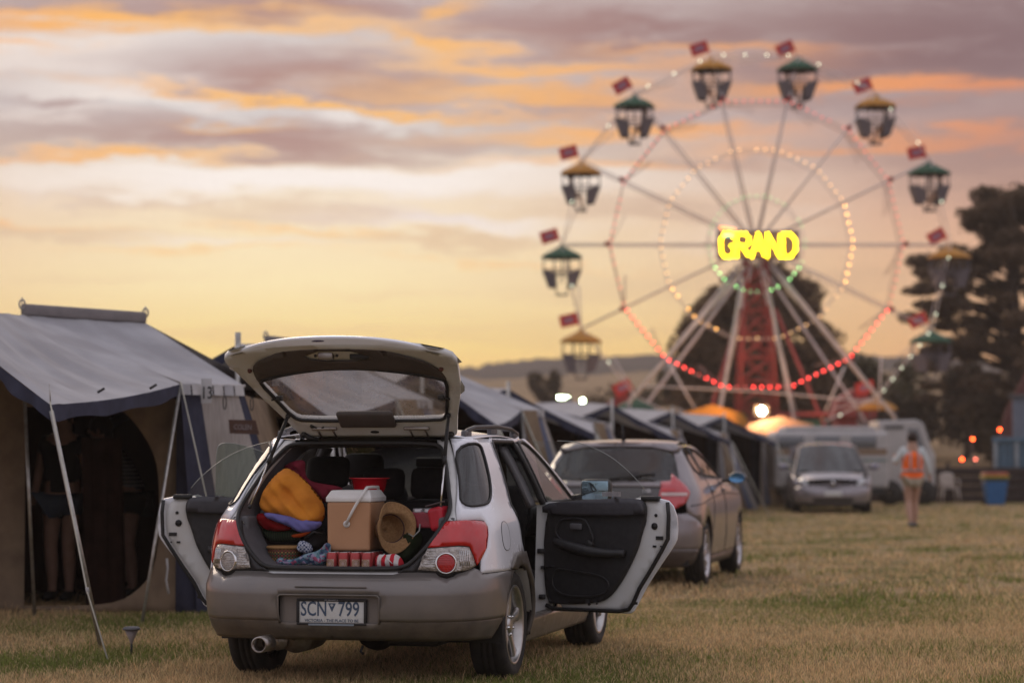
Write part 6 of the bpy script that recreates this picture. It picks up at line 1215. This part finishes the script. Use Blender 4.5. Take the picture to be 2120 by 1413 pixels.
# ============================================================ what lies in the boot of the wagon
bpy.context.view_layer.update()
WMX = WAG.matrix_world.copy(); WINV = WMX.inverted()
def bl_(px, py, yl):
    """wagon-frame point seen at (px, py) on the cross plane yl"""
    o = WINV @ cam.location; r = WINV.to_3x3() @ (at(px, py, 14)-cam.location); t = (yl-o.y)/r.y; return o+r*t
def boot_thing(name, label, cat, p, rz=0., group=None): return thing(name, label, cat, tuple(WMX @ Vector(p)), -wy+rz, group)
def lump(name, pxs, yl, puff, m_, parent, base, it=2, wr=.008, wf=22, h=.018, seed=0, back=True, slope=0.):
    """soft shape with the outline given, puffed out towards us and away, creased"""
    pts = [bl_(x, y, yl) for x, y in pxs]; ol = smooth_poly([(p.x, p.z) for p in pts], it); P, F = tri_panel(ol, (), h, h); ring = np.array(dens(ol, h*.5))
    V = []; zc = sum(p.z for p in pts)/len(pts)
    for sgn in ((-1, 1) if back else (-1,)):
        for x, z in P:
            d = math.sqrt(((ring-np.array((x, z)))**2).sum(1).min()); e = min(1, d/(puff*.9)); q = math.sqrt(max(0, 1-(1-e)**2))
            w = wr*(-.8*abs(math.sin(wf*.5*(x*.8+z)+seed+2.2*math.sin(wf*.35*(x-z))))**.5+math.sin(wf*x+seed+3*math.sin(wf*.6*z))+math.sin(wf*1.7*z+seed*2+2*math.sin(wf*x*.8))+.6*math.sin(wf*2.9*(x+z)+seed))*q
            V.append(Vector((x, yl+sgn*puff*q+sgn*w*(1 if sgn < 0 else .2)+slope*(z-zc), z))-Vector(base))
    n = len(P); F2 = [tuple(f) for f in F]+([tuple(i+n for i in reversed(f)) for f in F] if back else [])
    mb = MB(); mb.add(V, F2); return mb.obj(name, m_, parent)
def simple(name, label, cat, pxs, yl, puff, m_, **k):
    xs = [p[0] for p in pxs]; ys = [p[1] for p in pxs]; c = bl_((min(xs)+max(xs))/2, max(ys), yl); T = boot_thing(name, label, cat, c); return T, c
ORP = cloth('orange_nylon', (.72, .27, .035), c2=(.60, .21, .03), trans=.05, nscale=9, bump=.9, bscale=16); MAR = cloth('maroon_towel', (.30, .035, .06), c2=(.23, .025, .045), trans=.05, bump=.9, bscale=220); BLC = cloth('blue_cloth', (.18, .17, .42), c2=(.14, .14, .35), trans=.05)
TAN = mat('cooler_tan', (.50, .27, .145), .45, c2=(.46, .245, .13), nscale=5, bump=.05); WHL = mat('cooler_white', (.76, .75, .73), .4, c2=(.66, .64, .61), nscale=8); REDP = mat('bowl_red', (.55, .008, .02), .18, c2=(.5, .006, .015), coat=1)
# orange pillow
px_ = [(584, 967), (600, 972), (625, 990), (652, 1019), (673, 1046), (674, 1075), (660, 1086), (630, 1085), (590, 1074), (553, 1062), (538, 1048), (543, 1020), (560, 990)]
T, c = simple('stuffed_sack', 'plump orange nylon sleeping sack leaning against the left wall of the boot', 'sack', px_, -.50, .10, ORP); lump('sack_body', px_, -.50, .10, ORP, T, c, wr=.0105, wf=24, h=.010, slope=.25)
# maroon towel over the seat
px_ = [(588, 962), (615, 951), (633, 953), (631, 972), (636, 992), (660, 1000), (706, 1006), (712, 1016), (682, 1020), (676, 1046), (655, 1024), (622, 992), (590, 972)]
T, c = simple('towel', 'maroon towel heaped between the orange sack and the rear headrest', 'towel', px_, -.26, .05, MAR); lump('towel_folds', px_, -.26, .045, MAR, T, c, wr=.008, wf=34, h=.014, seed=2)
px_ = [(545, 1058), (600, 1068), (650, 1079), (668, 1078), (664, 1090), (640, 1101), (618, 1102), (598, 1088), (570, 1079), (548, 1070)]
T, c = simple('blue_cloth', 'lilac-blue folded cloth hanging out under the orange sack', 'cloth', px_, -.60, .03, BLC); lump('cloth_folds', px_, -.60, .03, BLC, T, c, wr=.005, wf=40, h=.012, seed=4)
px_ = [(529, 1064), (545, 1060), (575, 1076), (606, 1088), (600, 1098), (560, 1100), (532, 1084)]
T, c = simple('red_blanket', 'folded red blanket at the left edge of the boot below the lilac cloth', 'blanket', px_, -.56, .05, cloth('red_wool', (.42, .02, .025), c2=(.33, .015, .02))); lump('blanket_fold', px_, -.54, .05, MATS['red_wool'], T, c, seed=5, h=.014)
px_ = [(540, 1090), (575, 1092), (612, 1098), (634, 1104), (620, 1118), (570, 1122), (548, 1116)]
T, c = simple('dark_rug', 'dark green and black rug rolled behind the wicker basket', 'rug', px_, -.52, .05, striped('dark_plaid', (.012, .016, .012), (.03, .05, .02), 22, 'X')); lump('rug_roll', px_, -.50, .05, MATS['dark_plaid'], T, c, seed=6)
px_ = [(602, 1106), (622, 1104), (646, 1096), (640, 1104), (622, 1112), (606, 1112)]
T, c = simple('orange_scarf', 'thin orange-red scarf lying on the rim of the wicker basket', 'scarf', px_, -.60, .014, cloth('orange_red_cloth', (.55, .09, .02))); lump('scarf_fold', px_, -.60, .014, MATS['orange_red_cloth'], T, c, h=.01, wr=.002)
px_ = [(628, 1108), (655, 1096), (676, 1098), (680, 1140), (650, 1146), (632, 1136)]
T, c = simple('black_bag', 'black holdall pushed in between the basket and the tan cooler', 'bag', px_, -.50, .09, DK); lump('bag_body', px_, -.50, .09, DK, T, c, seed=8)
MB().tube([bl_(636, 1112, -.60)-c, bl_(650, 1100, -.62)-c, bl_(668, 1106, -.60)-c], .008, 6).obj('strap', BLK, T)
# wicker basket, woven
bc = bl_(589, 1157, -.62); bc.z = .634; BK = boot_thing('wicker_basket', 'brown woven basket with green and red strands on the boot floor at the left', 'basket', bc)
WK = [mat('wicker_tan', (.34, .19, .07), .7, c2=(.26, .14, .05), nscale=60), mat('wicker_dark', (.07, .035, .018), .7), mat('wicker_green', (.09, .13, .06), .7), mat('wicker_red', (.25, .05, .04), .7)]
mb = MB(); nr, na = 15, 56; hb = .135
for i in range(nr):
    for j in range(na):
        z0, z1 = hb*i/nr, hb*(i+1)/nr; a0, a1 = 2*PI*j/na, 2*PI*(j+1)/na; out = .004 if (i+j) % 2 else -.004; rr = lambda z: .070+.022*math.sin(PI*.5*min(1, z/hb*1.1))
        mb.mi = 0 if (i+j) % 2 else 1
        if i in (9, 11): mb.mi = 2 if (i+j) % 2 else 1
        if i in (10, 13): mb.mi = 3 if (i+j) % 2 else 1
        P_ = [((rr(z)+(out if k else 0))*math.cos(a), (rr(z)+(out if k else 0))*math.sin(a), z) for z, a, k in ((z0, a0, 0), ((z0+z1)/2, a0, 0), (z1, a0, 0), (z0, (a0+a1)/2, 0), ((z0+z1)/2, (a0+a1)/2, 1), (z1, (a0+a1)/2, 0), (z0, a1, 0), ((z0+z1)/2, a1, 0), (z1, a1, 0))]
        mb.add(P_, [(0, 3, 4, 1), (1, 4, 5, 2), (3, 6, 7, 4), (4, 7, 8, 5)])
mb.obj('woven_side', WK, BK); MB().tube([(.094*math.cos(a), .094*math.sin(a), hb+.004) for a in np.linspace(0, 2*PI, 40, endpoint=False)], .009, 8, closed=True).obj('rim', WK[0], BK)
# checked bundle and floral shirt
def plaid(name, cols, s, kind='VORONOI'):
    m = mat(name, cols[0], .9, bump=.4); nt = m.node_tree; tc = nt.nodes.new('ShaderNodeTexCoord')
    if kind == 'CHECK': w = nt.nodes.new('ShaderNodeTexChecker'); w.inputs['Scale'].default_value = s; w.inputs[1].default_value = (*cols[0], 1); w.inputs[2].default_value = (*cols[1], 1); out = w.outputs[0]
    else:
        w = nt.nodes.new('ShaderNodeTexVoronoi'); w.inputs['Scale'].default_value = s; sp2 = nt.nodes.new('ShaderNodeSeparateColor'); nt.links.new(w.outputs['Color'], sp2.inputs[0]); r = nt.nodes.new('ShaderNodeValToRGB'); r.color_ramp.interpolation = 'CONSTANT'
        while len(r.color_ramp.elements) < len(cols): r.color_ramp.elements.new(.5)
        for k, c_ in enumerate(cols): r.color_ramp.elements[k].position = k/len(cols); r.color_ramp.elements[k].color = (*c_, 1)
        nt.links.new(sp2.outputs[0], r.inputs[0]); out = r.outputs[0]
    nt.links.new(tc.outputs['Object'], w.inputs[0]); nt.links.new(out, nt.nodes['Principled BSDF'].inputs['Base Color']); return m
px_ = [(616, 1124), (624, 1117), (640, 1122), (649, 1134), (645, 1145), (628, 1146), (614, 1138)]
T, c = simple('checked_cloth', 'scrunched blue and white checked cloth beside the wicker basket', 'cloth', px_, -.66, .035, None); lump('cloth_folds', px_, -.66, .035, plaid('blue_check', [(.04, .06, .13), (.45, .48, .55)], 90, 'CHECK'), T, c, h=.01, wr=.004, wf=60, seed=3)
px_ = [(571, 1158), (580, 1151), (592, 1158), (612, 1156), (630, 1146), (650, 1142), (664, 1136), (674, 1122), (686, 1124), (684, 1145), (676, 1166), (664, 1172), (640, 1166), (610, 1172), (585, 1170), (572, 1168)]
T, c = simple('patterned_shirt', 'crumpled teal and pink floral shirt spread along the front of the boot floor', 'shirt', px_, -.73, .035, None); lump('shirt_folds', px_, -.73, .035, plaid('floral_print', [(.05, .10, .16), (.20, .28, .34), (.28, .07, .13), (.10, .20, .24), (.30, .24, .36), (.04, .06, .12)], 60), T, c, h=.011, wr=.007, wf=48, seed=9)
# cans, two deep, with the cooler standing on them
# (labels on the cans are print, the crest a raised ring)
CANR = mat('can_red', (.42, .06, .06), .3, .4, c2=(.36, .05, .05)); CANP = mat('can_pale', (.55, .40, .36), .3, .4); ALU = mat('can_aluminium', (.6, .56, .54), .25, .9)
c0 = bl_(688, 1172, -.765); pitch = .0672; labs = ['leftmost of the front drink cans, beside the floral shirt', 'second front drink can from the floral shirt', 'third front drink can from the floral shirt', 'rightmost of the front drink cans, beside the striped bag']
can_meshes = None
for j in range(4):
    for i in range(4):
        lab = labs[i] if j == 0 else '%s drink can from the left in the %s row of the slab under the cooler' % (('first', 'second', 'third', 'fourth')[i], ('', 'second', 'third', 'rear')[j])
        T = boot_thing('drink_can', lab, 'drink can', (c0.x+i*pitch, -.765+j*pitch, .634), .4*i, 'slab of drink cans under the cooler')
        if can_meshes is None:
            A = MB().lathe([(.0005, .0), (.027, .0), (.0325, .006), (.0325, .105), (.0265, .118)], n=24).mesh('can_body', CANR); B_2 = MB().lathe([(.0265, .118), (.0272, .1205), (.0255, .1205), (.0245, .116), (.0005, .116)], n=24).mesh('can_top', ALU)
            mb = MB(); mb.grid(lambda u, v: (.0329*math.sin((u-.5)*1.5), -.0329*math.cos((u-.5)*1.5), .030+.052*v), 8, 2); C3 = mb.mesh('can_label', CANP)
            mb = MB(); rr_ = .021; mb.tube([(.0333*math.sin(rr_*math.cos(t)/.033), -.0336*math.cos(rr_*math.cos(t)/.033), .058+rr_*math.sin(t)) for t in np.linspace(0, 2*PI, 20, endpoint=False)], .0022, 4, closed=True); mb.tube([(.0333*math.sin(.012*math.cos(t)/.033), -.0336*math.cos(.012*math.cos(t)/.033), .058+.012*math.sin(t)) for t in np.linspace(0, 2*PI, 16, endpoint=False)], .0016, 4, closed=True)
            C4_ = mb.mesh('can_crest', mat('can_gold', (.45, .28, .12), .4, .5)); can_meshes = (A, B_2, C3, C4_)
        b_ = link('can_body', can_meshes[0], T); link('can_top', can_meshes[1], T)
        if j == 0: lb = link('can_label', can_meshes[2], T); link('can_crest', can_meshes[3], T); T.rotation_euler.z = -wy+(-.2, .1, .35, -.1)[i]
# cooler
cw_, cdp, chh = .250, .34, .275; cc0 = bl_(719, 1142, -.70); CO = boot_thing('cooler_box', 'tan cooler box with a white lid and carrying handle standing on the drink cans', 'cooler', (cc0.x, -.70+cdp/2, .758), R(2))
mb = MB(); t_ = .985; mb.add([(-cw_/2*t_, -cdp/2*t_, 0), (cw_/2*t_, -cdp/2*t_, 0), (cw_/2*t_, cdp/2*t_, 0), (-cw_/2*t_, cdp/2*t_, 0), (-cw_/2, -cdp/2, chh), (cw_/2, -cdp/2, chh), (cw_/2, cdp/2, chh), (-cw_/2, cdp/2, chh)], [(3, 2, 1, 0), (4, 5, 6, 7), (0, 1, 5, 4), (1, 2, 6, 5), (2, 3, 7, 6), (3, 0, 4, 7)], smooth=False)
bevel(mb.obj('cooler_body', TAN, CO), .014, 3)
mb = MB(); w2, d2 = cw_/2+.006, cdp/2+.006
mb.add([(-w2, -d2, chh-.004), (w2, -d2, chh-.004), (w2, d2, chh-.004), (-w2, d2, chh-.004), (-w2, -d2, chh+.022), (w2, -d2, chh+.022), (w2, d2, chh+.022), (-w2, d2, chh+.022), (-w2+.02, -d2+.045, chh+.062), (w2-.02, -d2+.045, chh+.062), (w2-.02, d2-.045, chh+.062), (-w2+.02, d2-.045, chh+.062)],
       [(3, 2, 1, 0), (0, 1, 5, 4), (1, 2, 6, 5), (2, 3, 7, 6), (3, 0, 4, 7), (4, 5, 9, 8), (5, 6, 10, 9), (6, 7, 11, 10), (7, 4, 8, 11), (8, 9, 10, 11)], smooth=False); lid = bevel(mb.obj('lid', WHL, CO), .008, 3)
hn = MB(); a_ = Vector((-.010, -cdp/2-.016, .150)); f_ = -cdp/2; hn.tube([a_, (.03, f_-.021, .225), (.066, f_-.024, .285), (.084, f_-.010, .318), (.094, f_+.045, .352), (.094, 0, .354), (.094, -f_-.045, .352), (.084, -f_+.012, .318), (.03, -f_+.02, .2)], .0085, 8); hn.obj('handle', WHL, CO)
MB().lathe([(.0005, .008), (.017, .008), (.02, 0)], a_+Vector((0, .014, 0)), 'y', 20, rot=Matrix.Rotation(0, 3, 'Z')).obj('handle_pivot', WHL, CO)
# red bowl behind the cooler
bc = bl_(765, 1030, -.22); BW_ = boot_thing('mixing_bowl', 'glossy red plastic bowl resting behind the cooler box', 'bowl', (bc.x, -.22, bc.z-.005))
MB().lathe([(.0005, .004), (.060, .0), (.070, .012), (.095, .06), (.108, .112), (.122, .117), (.122, .122), (.106, .119), (.092, .064), (.066, .017), (.0005, .012)], n=40).obj('bowl', REDP, BW_)
mb = MB(); mb.box((0, 0, -.05), (.26, .22, .10), bev=.02); T = boot_thing('dark_box', 'dark box under the red bowl, mostly hidden by the cooler', 'box', (bc.x, -.20, bc.z-.01)); mb.obj('box', DK, T)
# straw hat leaning on the cooler
STW = mat('straw', (.50, .30, .14), .8, c2=(.38, .21, .09), nscale=90, bump=.9, bscale=420); hc = bl_(812, 1092, -.62)
HT = boot_thing('straw_hat', 'straw hat with a curled brim leaning against the side of the cooler', 'hat', hc)
hz__ = Vector((.60, -.78, .16)).normalized(); hy__ = (Vector((.10, 0, 1))-hz__*Vector((.10, 0, 1)).dot(hz__)).normalized(); hx__ = hy__.cross(hz__); HR = Matrix((hx__, hy__, hz__)).transposed()
def hatp(r, a):
    x, y = r*math.cos(a)*(1.0-.25*max(0, r-.085)/.06), r*math.sin(a)*.98; z = 0.
    if r > .085: z = (abs(x)/.15)**1.6*.13+.008*math.sin(3*a)
    else: z = -.105*min(1, (.085-r)/.02)**.7-(.010 if r < .02 else 0)
    return HR @ Vector((x, y, -z*-1 if False else z))
mb = MB(); rs = [.0005, .02, .045, .060, .066, .070, .076, .082, .085, .095, .11, .125, .14, .148]
mb.add([hatp(r, 2*PI*j/40) for r in rs for j in range(40)], [(i*40+j, i*40+(j+1) % 40, (i+1)*40+(j+1) % 40, (i+1)*40+j) for i in range(len(rs)-1) for j in range(40)]); solid(mb.obj('hat', STW, HT), .004)
MB().tube([hatp(.148, 2*PI*j/40) for j in range(40)], .004, 5, closed=True).obj('brim_edge', STW, HT)
MB().tube([hatp(.083, 2*PI*j/40)+HR @ Vector((0, 0, -.004)) for j in range(40)], .006, 5, closed=True).obj('hat_band', mat('hat_band', (.07, .03, .03), .8), HT)
# striped bag
px_ = [(775, 1172), (776, 1154), (785, 1146), (800, 1148), (818, 1144), (832, 1154), (838, 1170), (832, 1176), (790, 1177)]
T, c = simple('striped_bag', 'small red and white striped drawstring bag at the front right of the boot', 'bag', px_, -.72, .05, None); lump('bag_body', px_, -.72, .05, striped('red_white_stripe', (.62, .58, .56), (.50, .015, .03), 6.5, 'X'), T, c, h=.01, wr=.003, wf=50)
for a_, b_ in (((796, 1146), (786, 1164)), ((800, 1148), (812, 1166))): MB().tube([bl_(*a_, -.76)-c, bl_((a_[0]+b_[0])/2-3, (a_[1]+b_[1])/2, -.778)-c, bl_(*b_, -.775)-c], .003, 5).obj('cord', WHL, T)
px_ = [(822, 1160), (826, 1120), (838, 1100), (858, 1094), (876, 1104), (872, 1130), (858, 1154), (845, 1166)]
GRC = cloth('green_canvas', (.045, .06, .03), c2=(.03, .042, .02)); T, c = simple('green_rucksack', 'dark green canvas rucksack lying to the right of the straw hat', 'rucksack', px_, -.55, .08, GRC); lump('rucksack_body', px_, -.55, .08, GRC, T, c, wr=.006, seed=7)
MB().tube([bl_(846, 1104, -.62)-c, bl_(856, 1110, -.65)-c, bl_(868, 1098, -.64)-c, bl_(870, 1082, -.60)-c], .004, 6).obj('cord', mat('pale_cord', (.35, .36, .34), .8), T)
px_ = [(838, 1078), (850, 1064), (870, 1068), (878, 1082), (872, 1098), (846, 1100)]
T, c = simple('grey_green_bag', 'grey-green folded cloth behind the straw hat', 'cloth', px_, -.45, .06, None); lump('cloth_folds', px_, -.45, .06, cloth('grey_green', (.07, .085, .075)), T, c, seed=10)
# wrapped drinks with a silver top and a red bag at the right
p0 = bl_(878, 1092, -.58); T = boot_thing('drinks_carton', 'shrink-wrapped drinks carton with a silvery top at the right side of the boot', 'carton', p0, R(-12))
bevel(MB().box((0, .10, .045), (.14, .26, .09)).obj('carton', mat('carton_red', (.30, .03, .05), .35, c2=(.22, .03, .045), nscale=30), T), .01)
mb = MB(); 
for i in range(2):
    for j in range(4): mb.lathe([(.0005, .108), (.030, .108), (.033, .10), (.034, .088)], (-.035+.068*i, .0+.066*j, 0), n=14)
mb.obj('can_tops', mat('wrap_silver', (.42, .40, .41), .22, .6), T)
p0 = bl_(906, 1088, -.66); T = boot_thing('red_pouch', 'red zipped pouch with a dark beaded edge squeezed against the right pillar', 'pouch', p0, R(-20))
o = MB().box((0, .04, .04), (.10, .14, .13), Matrix.Rotation(R(-14), 3, 'Y')).obj('pouch', mat('pouch_red', (.50, .012, .03), .4), T); bevel(o, .025, 4)
mb = MB()
for i in range(14): mb.ball((-.065+.010*i, -.02-.001*i, .108+.0022*i), .006, 6)
mb.obj('zip_edge', mat('zip_dark', (.10, .07, .07), .5), T)
# ============================================================ evening haze
hm_ = bpy.data.materials.new('evening_haze'); hm_.use_nodes = True; nt = hm_.node_tree; nt.nodes.remove(nt.nodes['Principled BSDF'])
v = nt.nodes.new('ShaderNodeVolumePrincipled'); v.inputs['Color'].default_value = (.97, .86, .76, 1); v.inputs['Density'].default_value = .0005; v.inputs['Anisotropy'].default_value = .2
nt.links.new(v.outputs[0], nt.nodes['Material Output'].inputs['Volume'])
hz_o = MB().box((0, 352, 21), (560, 736, 45)).obj('haze', hm_); tag(hz_o, kind='stuff')
